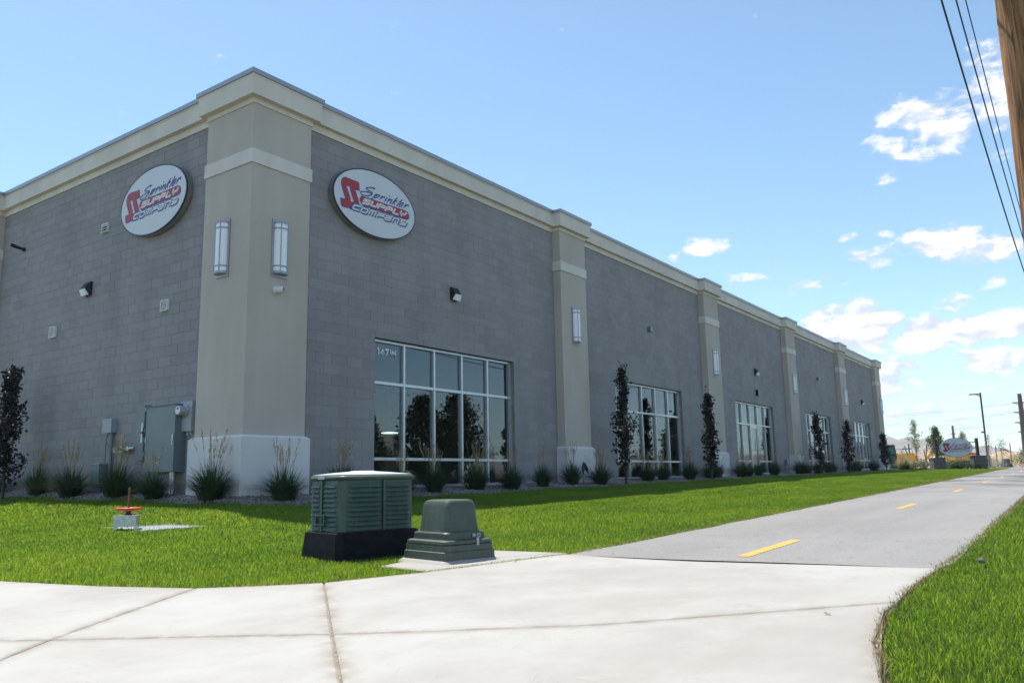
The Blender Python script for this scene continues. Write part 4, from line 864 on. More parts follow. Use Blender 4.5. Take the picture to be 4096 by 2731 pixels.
def in_bed(x, y): return ((x > -.45-.10*np.sin(y*1.7)-.05*np.sin(y*4.1)) & (y > -.2)) | ((y > -.95-.10*np.sin(x*1.3)-.06*np.sin(x*3.7)) & (x > .3)) | ((x > -.3) & (y > -.62) & (x < .4))
# loose stones
cnt = 5200; px_ = np.concatenate([rng.uniform(-.5, .15, 1500), rng.uniform(-.4, 14, cnt-1500)]); py_ = np.concatenate([rng.uniform(-.4, 8, 1500), rng.uniform(-1.05, .05, cnt-1500)])
k_ = in_bed(px_, py_); px_, py_ = px_[k_], py_[k_]; n_ = len(px_)
oc = np.array([(1,0,0),(0,1,0),(-1,0,0),(0,-1,0),(0,0,.8),(0,0,-.8)], float); of = np.array([(0,1,4),(1,2,4),(2,3,4),(3,0,4),(1,0,5),(2,1,5),(3,2,5),(0,3,5)])
sz = rng.uniform(.008, .024, n_); ang = rng.uniform(0, 6.28, n_); st3 = rng.uniform(.6, 1.3, (n_, 1, 3)); V = oc[None]*sz[:, None, None]*st3
cA, sA = np.cos(ang)[:, None], np.sin(ang)[:, None]; V = np.stack([V[..., 0]*cA-V[..., 1]*sA, V[..., 0]*sA+V[..., 1]*cA, V[..., 2]], -1)
V += np.stack([px_, py_, g(px_, py_)+.016], -1)[:, None]
o = stuff(link('gravel', np_mesh('gravel', V.reshape(-1, 3), (of[None]+6*np.arange(n_)[:, None, None]).reshape(-1, 3), np.repeat(rng.random(n_), 6)), 'pebble'))
tag(o, 'loose reddish grey gravel in the planting bed along the walls', 'gravel')

# ------------------------------------------------------------------ lawn blades
PADP = slab_poly(SL['pad'], -.01)
def in_poly(x, y, P):
    r_ = np.zeros(np.shape(x), bool); j = len(P)-1
    for i in range(len(P)):
        xi, yi = P[i]; xj, yj = P[j]; c = ((yi > y) != (yj > y)) & (x < (xj-xi)*(y-yi)/((yj-yi) if abs(yj-yi) > 1e-9 else 1e-9)+xi); r_ ^= c; j = i
    return r_
def local(x, y, cx, cy, rz): a = -rz; dx_, dy_ = x-cx, y-cy; return dx_*math.cos(a)-dy_*math.sin(a), dx_*math.sin(a)+dy_*math.cos(a)
HATCH = [(-2.09+p[0], -.9+p[1]) for p in sh(.97)]
def grow_ok(x, y):
    ok = in_lawn(x, y) & ~in_bed(x, y) & ~in_bld(x, y) & ~in_poly(x, y, PADP) & ~in_poly(x, y, HATCH) & (x < 62)
    lx, ly = local(x, y, -2.85, -5.865, RZ); ok &= ~((np.abs(lx) < .46) & (np.abs(ly) < .36))
    return ok
def scatter(n, x0, x1, y0, y1, dens, test):
    x = rng.uniform(x0, x1, n); y = rng.uniform(y0, y1, n); d = np.hypot(x-CAM.x, y-CAM.y)
    # keep what the lens could see, with a margin for a step to the side
    fx = (x-CAM.x)*fw.x+(y-CAM.y)*fw.y; rx = (x-CAM.x)*rt.x+(y-CAM.y)*rt.y
    k = test(x, y) & (fx > .8) & (np.abs(rx) < fx*.80+2.5)
    k &= rng.random(n) < dens(d)
    return x[k], y[k], d[k]
def blades(x, y, d, name, hgt, seg, label=None, wid=.0034):
    n = len(x); z = g(x, y)-.025
    patch = .5+.5*np.sin(x*.9+1.3*np.sin(y*.8))*np.sin(y*1.1+.7*np.sin(x*1.7)); patch2 = .5+.5*np.sin(x*5.1+2*np.sin(y*3.3))*np.sin(y*4.3+1.5*np.sin(x*2.9))
    h = hgt*(.70+.5*rng.random(n))*(.86+.18*patch+.14*patch2); a = rng.uniform(0, 6.283, n); lean = rng.uniform(.05, .75, n)*h; la = rng.uniform(0, 6.283, n)
    wd = wid*np.maximum(1, d/5.5)**.9*(.7+.6*rng.random(n))
    ex, ey = np.cos(a)*wd, np.sin(a)*wd; lx, ly = np.cos(la)*lean, np.sin(la)*lean
    P = lambda t, s_: np.stack([x+lx*t*t+ex*s_, y+ly*t*t+ey*s_, z+h*t*(1-.12*t*(lean/h)**2)], -1)
    tone = np.clip(.04+.42*rng.random(n)+.26*patch+.14*patch2+.05*np.sin(y*5.4), 0, .9); tone = np.where(rng.random(n) < .035, .97+.03*rng.random(n), tone)
    if seg == 2: V = np.stack([P(0, 1), P(0, -1), P(.55, .8), P(.55, -.8), P(1, 0)], 1); Fp = np.array([(0, 1, 3), (0, 3, 2), (2, 3, 4)])
    else: V = np.stack([P(0, 1.1), P(0, -1.1), P(1, 0)], 1); Fp = np.array([(0, 1, 2)])
    m_ = V.shape[1]
    return V.reshape(-1, 3), (Fp[None]+m_*np.arange(n)[:, None, None]).reshape(-1, 3), np.repeat(tone, m_)
def lawn(name, label, parts, material='blade'):
    Vs, Fs, Ts, o_ = [], [], [], 0
    for V, F_, T in parts: Vs.append(V); Fs.append(F_+o_); Ts.append(T); o_ += len(V)
    o = stuff(link(name, np_mesh(name, np.concatenate(Vs), np.concatenate(Fs), np.concatenate(Ts)), material)); return tag(o, label, 'grass')
dn = lambda base, d0: (lambda d: np.clip((d0/np.maximum(d, d0))**1.5, 0, 1)*base)
A1 = scatter(900000, -5.8, 2, -7.75, 9, dn(1, 6.0), grow_ok)
A2 = scatter(900000, 2, 62, -7.75, -.8, lambda d: np.clip((16/np.maximum(d, 6))**1.35, 0, 1), grow_ok)
lawn('lawn_grass', 'sunlit green lawn between the walk and the building', [blades(*A1, 'l', .042, 1), blades(*A2, 'l', .042, 1, wid=.0042)])
in_verge = lambda x, y: in_rlawn(x, y) & (dpoly(x, y, RLAWN) > np.where(x < -1.5, .03, -.01))
A3 = scatter(520000, -6.5, 14, -14, -9.9, dn(1, 4.5), in_verge)
A4 = scatter(120000, 14, 62, -14, -9.2, lambda d: np.ones_like(d)*.8, in_verge)
lawn('verge_grass', 'green grass verge right of the asphalt path', [blades(*A3, 'v', .042, 2, wid=.0024), blades(*A4, 'v', .045, 1, wid=.005)])
# dry clippings along the mown edges
def edge_strip(P, n, w_):
    P = np.array(P, float); L_ = np.hypot(*(P[1:]-P[:-1]).T); k = rng.choice(len(L_), n, p=L_/L_.sum()); u_ = rng.random(n)
    q = P[k]+(P[k+1]-P[k])*u_[:, None]; return q[:, 0]+rng.normal(0, w_, n), q[:, 1]+rng.normal(0, w_, n)
ex_, ey_ = edge_strip([(-1.9, -7.66), (61, -6.27)], 16000, .05); ex2, ey2 = edge_strip(RLAWN[2:8], 900, .012); ex3, ey3 = edge_strip(WALK[3:7], 500, .012)
ex4, ey4 = edge_strip([(61, -9.37), (-1, -10.76), (-1.9, -10.76)], 12000, .03)
ex_ = np.concatenate([ex_, ex2, ex3, ex4]); ey_ = np.concatenate([ey_, ey2, ey3, ey4])
o = lawn('dry_grass', 'dry straw coloured clippings along the lawn edges', [blades(ex_, ey_, np.hypot(ex_-CAM.x, ey_-CAM.y), 'd', .04, 1, wid=.004)], 'dry_blade')

# ------------------------------------------------------------------ plants
def ribbons(n, base, h, spread, droop, wid, segs=4, rs=None):
    """arching strap leaves from a crown"""
    r_ = rs or rng; a = r_.uniform(0, 6.283, n); L_ = h*(.55+.5*r_.random(n)); out = spread*(.08+.95*r_.random(n)); L_ = L_*(1.05-.30*out/spread); b0 = r_.uniform(0, base, n); a0 = r_.uniform(0, 6.283, n)
    V = []; t = np.linspace(0, 1, segs+1)
    for i, u_ in enumerate(t):
        rad = b0+out*u_**1.5; z = L_*(u_-droop*(out/spread)*u_**2.6); wv = wid*(1-u_**2*.95)
        cx_, cy_ = np.cos(a)*rad+np.cos(a0)*b0*.5, np.sin(a)*rad+np.sin(a0)*b0*.5; ta = a+1.57+.4
        for s_ in (-1, 1): V.append(np.stack([cx_+np.cos(ta)*wv*s_, cy_+np.sin(ta)*wv*s_, z], -1))
    V = np.stack(V, 1); m_ = V.shape[1]; Fp = np.array([(2*i, 2*i+1, 2*i+3, 2*i+2) for i in range(segs)])
    return V.reshape(-1, 3), (Fp[None]+m_*np.arange(n)[:, None, None]).reshape(-1, 4), np.repeat(np.clip(r_.normal(.45, .25, n), 0, 1), m_)
def reed(seed):
    r_ = np.random.default_rng(seed)
    leaf = np_mesh('foliage', *ribbons(700, .10, .80, .60, .55, .0046, 5, r_)); leaf.materials.append(MATS['reed_leaf'])
    # feathery seed heads on thin culms
    V, F, T = [], [], []; o_ = 0
    for k in range(int(r_.integers(15, 26))):
        a = r_.uniform(0, 6.283); sp = .03+.24*r_.random()**2; hh = r_.uniform(.85, 1.22); b0 = r_.uniform(0, .07); tn = r_.uniform(.2, 1)
        pts = [np.array([math.cos(a)*(b0+sp*u_**1.7), math.sin(a)*(b0+sp*u_**1.7), hh*u_]) for u_ in np.linspace(0, 1, 6)]
        sd = np.array([-math.sin(a+.5), math.cos(a+.5), 0])
        for i in range(5):
            w0, w1 = .0018, .0015
            V += [pts[i]-sd*w0, pts[i]+sd*w0, pts[i+1]+sd*w1, pts[i+1]-sd*w1]; F.append((o_, o_+1, o_+2, o_+3)); T += [tn*.6]*4; o_ += 4
        for q in range(26):   # plume spikelets
            u_ = r_.uniform(.70, 1.0); i = min(int(u_*5), 4); f_ = u_*5-i; c = pts[i]*(1-f_)+pts[i+1]*f_; w_ = .015*(1.05-abs(u_-.85)*4.5); b = r_.uniform(0, 6.283)
            d_ = np.array([math.cos(b)*w_*1.2, math.sin(b)*w_*1.2, .035]); e_ = np.array([-math.sin(b), math.cos(b), 0])*.0042
            V += [c-e_, c+e_, c+d_+e_*.4, c+d_-e_*.4]; F.append((o_, o_+1, o_+2, o_+3)); T += [tn]*4; o_ += 4
    pm = np_mesh('plumes', np.array(V), np.array(F), np.array(T)); pm.materials.append(MATS['reed_plume']); return leaf, pm
REED = [reed(s_) for s_ in (1, 2, 3, 4, 5)]
def put_reed(x, y, k, s_, label, plume=1.0, pscale=None):
    t = thing('reed_grass', label, 'ornamental grass', (x, y, gz(x, y)+.01), random.uniform(0, 6.28), 'feather reed grasses in the planting bed'); k1 = random.uniform(.84, 1.14); t.scale = (s_*1.25*k1*random.uniform(.92, 1.08), s_*1.25*k1*random.uniform(.92, 1.08), s_*random.uniform(.82, 1.0)); t.rotation_euler = (random.uniform(-.07, .07), random.uniform(-.07, .07), t.rotation_euler[2])
    link('foliage', REED[k % 5][0], None, t); p_ = link('plumes', REED[(k+2) % 5][1], None, t); p_.scale = (plume, plume, pscale or plume)
ordn = ['first', 'second', 'third', 'fourth', 'fifth', 'sixth', 'seventh', 'eighth', 'ninth', 'tenth', 'eleventh', 'twelfth', 'thirteenth', 'fourteenth', 'fifteenth', 'sixteenth', 'seventeenth', 'eighteenth', 'nineteenth', 'twentieth', 'twenty-first', 'twenty-second', 'twenty-third', 'twenty-fourth', 'twenty-fifth', 'twenty-sixth', 'twenty-seventh', 'twenty-eighth']
for k, (x, y, s_) in enumerate([(-.36, .30, 1.0), (-.40, 1.95, .92), (-.32, 3.35, 1.0), (-.38, 4.95, .98), (-.30, 6.55, 1.0), (-.34, 8.6, .95)]):
    put_reed(x, y, k, s_, 'reed grass clump along the side wall, %s from the corner pillar' % ordn[k])
FX = [.42, 1.95, 3.05, 4.45, 5.62, 6.85, 8.35, 9.75, 11.1, 13.9, 15.5, 16.9, 18.9, 20.0, 21.5, 22.9, 24.2, 25.5, 29.7, 30.9, 32.3, 34.2, 35.6, 38.4, 39.8, 41.3, 43.6, 45.0]
for k, x in enumerate(FX):
    put_reed(x+.18*math.sin(k*3.7), -.60+.14*math.sin(k*2.1), k+1, .95+.08*math.sin(k*1.9), 'reed grass clump along the front wall, %s from the corner pillar' % ordn[k], 1.0 if k != 0 else 1.05)

def leaves(C_, D_, n_per, size, spread, r_, tone0=.4, aspect=.6):
    """n_per leaves around every twig point C_ (D_ = twig direction)"""
    m_ = len(C_)*n_per; c = np.repeat(C_, n_per, 0)+r_.normal(0, spread, (m_, 3)); s_ = size*(.65+.7*r_.random(m_))
    d = r_.normal(0, 1, (m_, 3)); d += np.repeat(D_, n_per, 0)*.6; d /= np.linalg.norm(d, axis=1)[:, None]
    q = r_.normal(0, 1, (m_, 3)); e = np.cross(d, q); e /= np.linalg.norm(e, axis=1)[:, None]; nn = np.cross(d, e)
    L_ = d*s_[:, None]; W_ = e*(s_*aspect*.5)[:, None]; up_ = nn*(s_*.12)[:, None]
    V = np.stack([c, c+L_*.45+W_+up_, c+L_, c+L_*.45-W_+up_], 1); F = np.array([(0, 1, 2), (0, 2, 3)])
    tone = np.clip(tone0+r_.normal(0, .22, m_), 0, 1)
    return V.reshape(-1, 3), (F[None]+4*np.arange(m_)[:, None, None]).reshape(-1, 3), np.repeat(tone, 4)
def columnar(name, label, cat, loc, H, Rm, seed, material='purple_leaf', bark='bark', n_br=46, n_per=5, size=.085, clear=.18, group=None, open_=1.0, tip=.22):
    """upright tree: trunk, steep branches, leaves carried on the branches"""
    r_ = np.random.default_rng(seed); t = thing(name, label, cat, loc, 0, group); tk = MB()
    bx_, by_ = r_.normal(0, .03, 2); ctr = lambda z: np.array([bx_*math.sin(z*1.4), by_*math.sin(z*1.1+.5), z])
    tk.tube([tuple(ctr(u_*H)) for u_ in np.linspace(0, .97, 9)], list(np.linspace(.014*H*.75+.006, .004, 9)), 7)
    C_, D_ = [], []
    for k in range(n_br):
        z0 = H*(clear+(.90-clear)*(k+r_.random())/n_br); a = r_.uniform(0, 6.283); tt = z0/H
        prof = Rm*float(np.interp(tt, [0, .12, .28, .45, .65, .85, 1], [.55, .9, 1, .88, .56, .30, .10]))*(.5+.6*r_.random())
        prof *= 1+.35*math.sin(tt*17+seed)
        ln = (.30+.35*r_.random())*H*.34*(1.1-tt*.7); p0 = ctr(z0); out = np.array([math.cos(a), math.sin(a), 0])
        pts = [p0+out*prof*(u_**.75)+np.array([0, 0, ln*u_]) for u_ in (0, .3, .6, .85, 1)]
        if pts[-1][2] > H: pts = [p*np.array([1, 1, H/pts[-1][2]]) for p in pts]
        tk.tube([tuple(p) for p in pts], [.006, .005, .004, .003, .002], 4)
        for u_ in np.linspace(.15, 1, 7):
            i = min(int(u_*4), 3); f_ = u_*4-i; C_.append(pts[i]*(1-f_)+pts[i+1]*f_); D_.append(out*.5+np.array([0, 0, .8]))
    for z in np.linspace(.86, 1.0, 6): C_.append(ctr(z*H)); D_.append(np.array([0, 0, 1.]))
    V, F, T = leaves(np.array(C_), np.array(D_), n_per, size, size*.55*open_, r_)
    build('trunk', tk, bark, t); cr_ = link('crown', np_mesh('crown', V, F, T), material, t); return t
PT = [((-.62, 7.35), 2.85, .36), ((12.0, -.95), 3.35, .33), ((18.2, -.95), 3.05, .33), ((31.6, -.95), 3.0, .38), ((37.4, -.95), 2.95, .40), ((46.4, -.95), 2.55, .38)]
PL = ['dark purple columnar tree at the left edge of the side wall', 'tall dark purple columnar tree before the second window', 'dark purple columnar tree before the third pilaster', 'dark purple columnar tree before the fourth window', 'dark purple columnar tree before the last window', 'dark purple columnar tree at the far end of the building']
for k, ((x, y), H, rm) in enumerate(PT):
    columnar('purple_tree', PL[k], 'tree', (x, y, gz(x, y)), H-gz(x, y), rm*.86, 31+k, n_br=60, n_per=4, size=.096, clear=.07, group='dark purple columnar trees')
# fallen leaves on the walk
for k, (x, y, lab) in enumerate([(-2.75, -7.62, 'curled brown leaf on the concrete in front of the green pedestal'), (-4.10, -10.55, 'brown leaf on the concrete near the right verge'), (-3.25, -7.43, 'brown leaf at the tip of the lawn beside the pedestal')]):
    r_ = np.random.default_rng(k); n_ = 9; o = build('dry_leaf', MB().add([(.018*math.cos(a)*(1+.3*math.sin(3*a)), .012*math.sin(a), .006*abs(math.cos(a))+.001) for a in np.linspace(0, 6.283, n_+1)[:-1]]+[(0, 0, .003)], [(i, (i+1) % n_, n_) for i in range(n_)]), 'rust', None, (x, y, float(zw(x, y))+.004), k*1.3)
    tag(o, lab, 'leaf')
o = build('stone', MB().lathe([(.004, -.02), (.02, -.01), (.024, .006), (.015, .018), (.004, .022)], n=7), 'pier_stone', None, (-1.70, -11.0, gz(-1.7, -11.0)+.022)); tag(o, 'small pale stone lying in the right verge', 'stone')
o = build('stone', MB().lathe([(.01, -.04), (.09, -.02), (.10, .02), (.06, .07), (.01, .085)], n=9), 'kerb', None, (-2.45, -6.42, pz+.03)); tag(o, 'rough stone between transformer and pedestal', 'stone')

# ------------------------------------------------------------------ utility pole and overhead cables on the right
PB = gz(1.92, -11.55)
t = thing('utility_pole', 'weathered brown timber utility pole at the right edge', 'pole', (1.92, -11.55, PB))
rings = []
for z in np.linspace(-.3, 9.2, 60):
    r0 = .205-.0065*z; rings.append([((r0+.006*math.sin(5*a+z*2)+.004*math.sin(11*a-z*3.3)+.003*math.sin(23*a+z*1.1))*math.cos(a), (r0+.006*math.sin(5*a+z*2)+.004*math.sin(11*a-z*3.3))*math.sin(a), z) for a in np.linspace(0, 2*math.pi, 49)[:-1]])
build('shaft', MB().loft(rings), 'pole_wood', t, smooth=60)
build('crossarm', MB().box(-.06, .06, -.9, 1.2, 7.86, 7.98), 'timber', t)
build('insulator', MB().lathe([(.03, 7.98), (.05, 8.02), (.02, 8.05), (.045, 8.08), (.01, 8.12)], (0, -.7, 0), 10), 'bronze', t)
def sag(x0, x1, y0, y1, z0, z1, dip, n=24): return [(x0+(x1-x0)*u_, y0+(y1-y0)*u_, z0+(z1-z0)*u_-dip*4*u_*(1-u_)) for u_ in np.linspace(0, 1, n)]
for k, (yy_, z0, r_, lab) in enumerate([(-10.651, 7.32, .014, 'lowest thick black overhead cable beside the timber pole'), (-10.829, 7.26, .011, 'middle overhead cable beside the timber pole'), (-10.948, 7.24, .008, 'thin overhead cable nearest the timber pole')]):
    dip = [2.05, 1.75, 1.95][k]
    pts = sag(-48, 1.9, yy_, yy_, 7.2, z0, 1.2)[:-1]+sag(1.9, 54, yy_, yy_, z0, 7.5, dip, 40)+sag(54, 106, yy_, yy_, 7.5, 7.6, 1.5)[1:]
    tag(build('overhead_cable', MB().tube(pts, r_, 6), 'cable'), lab, 'cable', 'overhead cables along the path')
t = thing('utility_pole', 'timber utility pole farther along the path, out past the verge', 'pole', (54, -11.4, gz(54, -11.4)))
build('shaft', MB().tube([(0, 0, -.2), (0, 0, 9)], [.19, .13], 12), 'timber', t); build('crossarm', MB().box(-.06, .06, -.8, 1.1, 7.2, 7.32), 'timber', t)

# ------------------------------------------------------------------ monument sign
UA = -YAW; ux, uy = math.cos(UA), math.sin(UA)
t = thing('monument_sign', 'free standing oval sign between two dark posts on stone piers', 'sign', (59.75, -3.2, 0), UA)
gzm = .38
def lx_(x, y): return ((x-59.75)*ux+(y+3.2)*uy, -(x-59.75)*uy+(y+3.2)*ux)
for (x, y, zt2, hp_) in ((59.1, -1.88, 2.40, 1.10), (60.9, -4.35, 2.47, 1.20)):
    a, b_ = lx_(x, y)
    pr = build('pier', MB().bbox(a-.45, a+.45, -.35, .35, gzm-.2, hp_-.05, .01), 'pier_stone', t)
    build('pier_cap', MB().bbox(a-.49, a+.49, -.39, .39, hp_-.0495, hp_+.02, .01), 'pier_cap', pr)
    for r_ in range(4):
        for c in range(3):
            o_ = .15*(r_ % 2); x0 = a-.45+o_+c*.30; w_ = min(.29, a+.448-x0)
            if w_ > .08: build('stone', MB().bbox(x0+.005, x0+w_, -.365-.012*random.random(), -.3495, hp_-.06-(r_+1)*.155, hp_-.065-r_*.155, .006), 'pier_stone', pr)
    po = build('post', MB().bbox(a-.09, a+.09, -.09, .09, hp_+.02, zt2, .006), 'bronze', t); build('post_cap', MB().bbox(a-.11, a+.11, -.11, .11, zt2+.0005, zt2+.03, .006), 'bronze', po)
    sg = 1 if a < 0 else -1
    for z in (1.36, 1.80, 2.22):
        xe = 1.21*math.sqrt(max(.05, 1-((z-1.83)/.72)**2)); build('rail', MB().box(min(a+sg*.09, -sg*xe*.98), max(a+sg*.09, -sg*xe*.98), -.03, .03, z-.025, z+.025), 'bronze', t)
MON = t

dl = thing('dark_leaf', 'dark purple folded leaf standing up before the second pilaster base', 'leaf', (10.35, -.52, gz(10.35, -.52)))
build('stem', MB().tube([(0, 0, 0), (.02, 0, .3), (.03, -.01, .62)], [.006, .005, .003], 5), 'bark', dl)
for s_, (bx2, bz2, tx2, tz2) in enumerate(((.03, .60, -.04, .28), (.03, .58, .22, .30))):
    mb = MB(); wd2 = .10
    for i in range(7):
        u_ = i/6; cx2 = bx2+(tx2-bx2)*u_; cz2 = bz2+(tz2-bz2)*u_; h2 = wd2*math.sin(math.pi*min(1, .08+u_*.9))**.7
        mb.v += [(cx2-h2, -.02-.01*s_, cz2), (cx2, -.05-.01*s_, cz2-.01), (cx2+h2, -.02-.01*s_, cz2)]
    mb.f += [(3*i+j, 3*i+j+1, 3*i+j+4, 3*i+j+3) for i in range(6) for j in range(2)]
    build('blade', mb, 'dark_metal', dl)
t = MON
# the oval panel of the monument sign, built as parts of it
mp = thing('tmp', '', '', (0, 0, 0)); oval_sign('x', '', '', None, 0, parent=mp)
for ch in list(mp.children):
    ch.parent = t; ch.location = (0, -.0, 1.83)
bpy.data.objects.remove(mp)

# ------------------------------------------------------------------ far end: lamp, poles, lines
t = thing('parking_lamp', 'tall dark parking lot lamp post on a white concrete base', 'lamp post', (84.2, -2.85, .42))
build('base', MB().lathe([(.26, -.2), (.26, 1.12), (.24, 1.15)], n=16), 'concrete', t, smooth=40); build('post', MB().bbox(-.075, .075, -.075, .075, 1.15, 7.35, .01), 'bronze', t)
build('head', MB().bbox(-.16, .16, .10, 1.0, 7.16, 7.26, .02), 'bronze', t); build('arm', MB().add([(-.03, .05, 6.95), (.03, .05, 6.95), (.03, .45, 7.16), (-.03, .45, 7.16), (-.03, .05, 7.05), (.03, .05, 7.05), (.03, .35, 7.17), (-.03, .35, 7.17)], [(0,1,2,3),(4,5,6,7),(0,4,7,3),(1,5,6,2)]), 'bronze', t)
build('camera_box', MB().bbox(-.08, .08, .075, .30, 3.35, 3.5, .02), 'bronze', t)
t = thing('transmission_pole', 'tall brown steel power pole with cross arms at the right edge', 'pole', (228.3, 2.6, 0))
build('shaft', MB().tube([(0, 0, -.5), (0, 0, 18.6)], [.95, .45], 14), 'steel_brown', t)
TRZ = [(16.4, 2.0), (14.0, 1.9), (11.5, 1.9), (9.2, 1.2)]
for z, w_ in TRZ:
    a = build('cross_arm', MB().box(-w_*.7-.6, w_*.7+.6, -.12, .12, z-.12, z+.12).tube([(0, 0, z-.9), (w_*.7, 0, z-.1)], .05, 6).tube([(0, 0, z-.9), (-w_*.7, 0, z-.1)], .05, 6), 'steel_brown', t); a.rotation_euler = (0, 0, UA)
t2 = thing('transmission_pole', 'slim distant power pole above the oval sign on posts', 'pole', (287, 25.5, 0))
build('shaft', MB().tube([(0, 0, -.5), (0, 0, 14.3)], [.55, .32], 10), 'steel_brown', t2)
for z in (11.7, 9.7, 7.8): a = build('cross_arm', MB().box(-.9, .9, -.09, .09, z-.09, z+.09), 'steel_brown', t2); a.rotation_euler = (0, 0, UA)
for k, (z, w_) in enumerate(TRZ):
    for j, off in enumerate((-1.9, 1.2)):
        p0 = (228.3+ux*off, 2.6+uy*off, z-.1); p1 = (228.3-ux*150+fw.x*90, 2.6-uy*150+fw.y*90, z+1.2+.2*j)
        tag(build('power_line', MB().tube(sag(*[v for pr_ in zip(p0, p1) for v in pr_], 3.2+.5*j), .022, 5), 'far_wire'), 'thin %s power line, %s of its pair, strung left from the brown steel pole' % (['highest', 'second highest', 'third highest', 'lowest'][k], ['upper', 'lower'][j]), 'power line', 'power lines across the far sky')

# ------------------------------------------------------------------ far end planting
def shrub(label, x, y, w_, h_, seed, material, name='shrub', size=.07, n=900, z=None, flat=1.0):
    r_ = np.random.default_rng(seed); z0 = gz(x, y) if z is None else z; t = thing(name, label, 'shrub', (x, y, z0))
    k = 34; a = r_.uniform(0, 6.283, k); rr_ = np.sqrt(r_.random(k))*w_*.42; zz2 = h_*(.25+.6*r_.random(k))*(1-.5*(rr_/(w_*.5))**2)
    c = np.stack([np.cos(a)*rr_, np.sin(a)*rr_, zz2], -1)
    tk = MB()
    for q in c[:12]: tk.tube([(0, 0, 0), (q[0]*.5, q[1]*.5, q[2]*.55), tuple(q)], [.014, .009, .004], 4)
    build('stems', tk, 'bark', t); V, F, T = leaves(c, c/np.linalg.norm(c, axis=1)[:, None], max(4, n//k), size, w_*.085, r_, .45, .5); link('foliage', np_mesh('foliage', V, F, T), material, t); return t
def grass_mound(label, x, y, h_, seed, material='straw_leaf', n=500, spread=.7):
    r_ = np.random.default_rng(seed); t = thing('grass_mound', label, 'ornamental grass', (x, y, gz(x, y)))
    me = np_mesh('foliage', *ribbons(n, .18, h_, spread, .40, .008, 4, r_)); link('foliage', me, material, t)
    me = np_mesh('seed_heads', *ribbons(n//4, .10, h_*1.25, spread*.7, .25, .012, 4, r_)); link('seed_heads', me, 'reed_plume', t)
grass_mound('green gold grass mound at the end of the front wall', 51.5, -1.1, .95, 3, 'olive_leaf', 700, .9)
grass_mound('straw coloured plumed grass past the far corner of the building', 54.0, -.6, 1.25, 4, 'straw_leaf', 700, .8)
shrub('low olive shrub left of the young bare tree', 57.2, -.6, 1.3, .75, 5, 'olive_leaf')
shrub('grey green shrub against the left stone pier', 58.0, -1.15, 1.1, .85, 6, 'pale_leaf')
shrub('broad olive shrub under the oval sign on posts', 61.2, -2.6, 1.9, 1.05, 7, 'olive_leaf', n=1400)
shrub('low bright green day lilies in front of the left stone pier', 59.9, -3.25, 1.5, .42, 8, 'green_leaf', size=.12)
shrub('low bright green day lilies in front of the right stone pier', 60.6, -4.25, 1.2, .42, 18, 'green_leaf', size=.12)
shrub('dark green shrub right of the right stone pier', 63.0, -4.4, 1.3, 1.1, 9, 'green_leaf', n=1300)
shrub('mauve grey lavender shrub spilling beside the verge box', 65.5, -5.0, 2.0, .75, 10, 'sage_leaf', n=1500)
shrub('grey green shrub behind the lavender', 68.0, -4.2, 1.8, 1.1, 12, 'scrub_leaf', n=1300)
shrub('large green shrub at the far right edge of the view', 96, -7.0, 5.0, 2.6, 13, 'green_leaf', size=.16, n=2600)
shrub('olive shrub left of the large far right shrub', 98, -5.0, 4.0, 1.7, 14, 'olive_leaf', size=.14, n=1800)
columnar('young_tree', 'young thin leaved tree left of the oval sign on posts', 'tree', (60.3, -.42, gz(60.3, -.42)), 3.75, .85, 60, 'pale_leaf', 'bark_pale', 40, 4, .10, .30, None, 1.4, .35)
columnar('young_tree', 'green leaved tree behind the oval sign on posts', 'tree', (76.0, .35, .45), 3.75, .95, 61, 'green_leaf', 'bark', 60, 9, .13, .2, None, 1.5, .35)
columnar('young_tree', 'small pale green tree peeping over the oval sign on posts', 'tree', (94.0, .35, .45), 3.9, .8, 62, 'pale_leaf', 'bark', 40, 6, .13, .2, None, 1.5, .35)
columnar('young_tree', 'sparse staked sapling beside the parking lamp, left one', 'tree', (80.5, -3.4, .42), 3.0, .75, 63, 'scrub_leaf', 'bark', 22, 2, .10, .35, None, 1.6, .4)
columnar('young_tree', 'sparse staked sapling beside the parking lamp, right one', 'tree', (81.5, -4.3, .42), 2.7, .80, 64, 'scrub_leaf', 'bark', 22, 2, .10, .35, None, 1.6, .4)
def stake(x0, y0, x1, y1, h_, lab, z=.40): tag(build('tree_stake', MB().tube([(x0, y0, z-.1), (x1, y1, z+h_)], .045, 7), 'timber'), lab, 'stake', 'timber tree stakes')
stake(66.3, .95, 66.0, 1.35, 1.85, 'timber stake leaning left behind the young thin leaved tree'); stake(61.6, -.75, 61.5, -1.05, 1.85, 'timber stake leaning right between young tree and left stone pier')
stake(69.5, .35, 69.5, .45, 1.6, 'upright timber stake behind the young tree, left of its trunk'); stake(72.0, .25, 72.0, .22, 1.6, 'upright timber stake behind the young tree, nearest its trunk')
stake(81.0, -3.9, 81.0, -3.9, 2.0, 'timber stake at the left sapling by the parking lamp'); stake(81.6, -5.0, 81.6, -5.05, 2.2, 'timber stake at the right sapling by the parking lamp')
t = thing('verge_box', 'dark green grey utility box standing by the far end of the path', 'utility box', (79.4, -4.75, .36), R(-60))
build('body', MB().loft([rr(.42, .38, .08, 0), rr(.40, .36, .08, .25), rr(.30, .28, .08, .27), rr(.27, .26, .08, .74), rr(.22, .21, .07, .79)]), 'utility_green', t, smooth=35); build('base', MB().bbox(-.46, .46, -.42, .42, -.1, .012, .02), 'black_plastic', t)

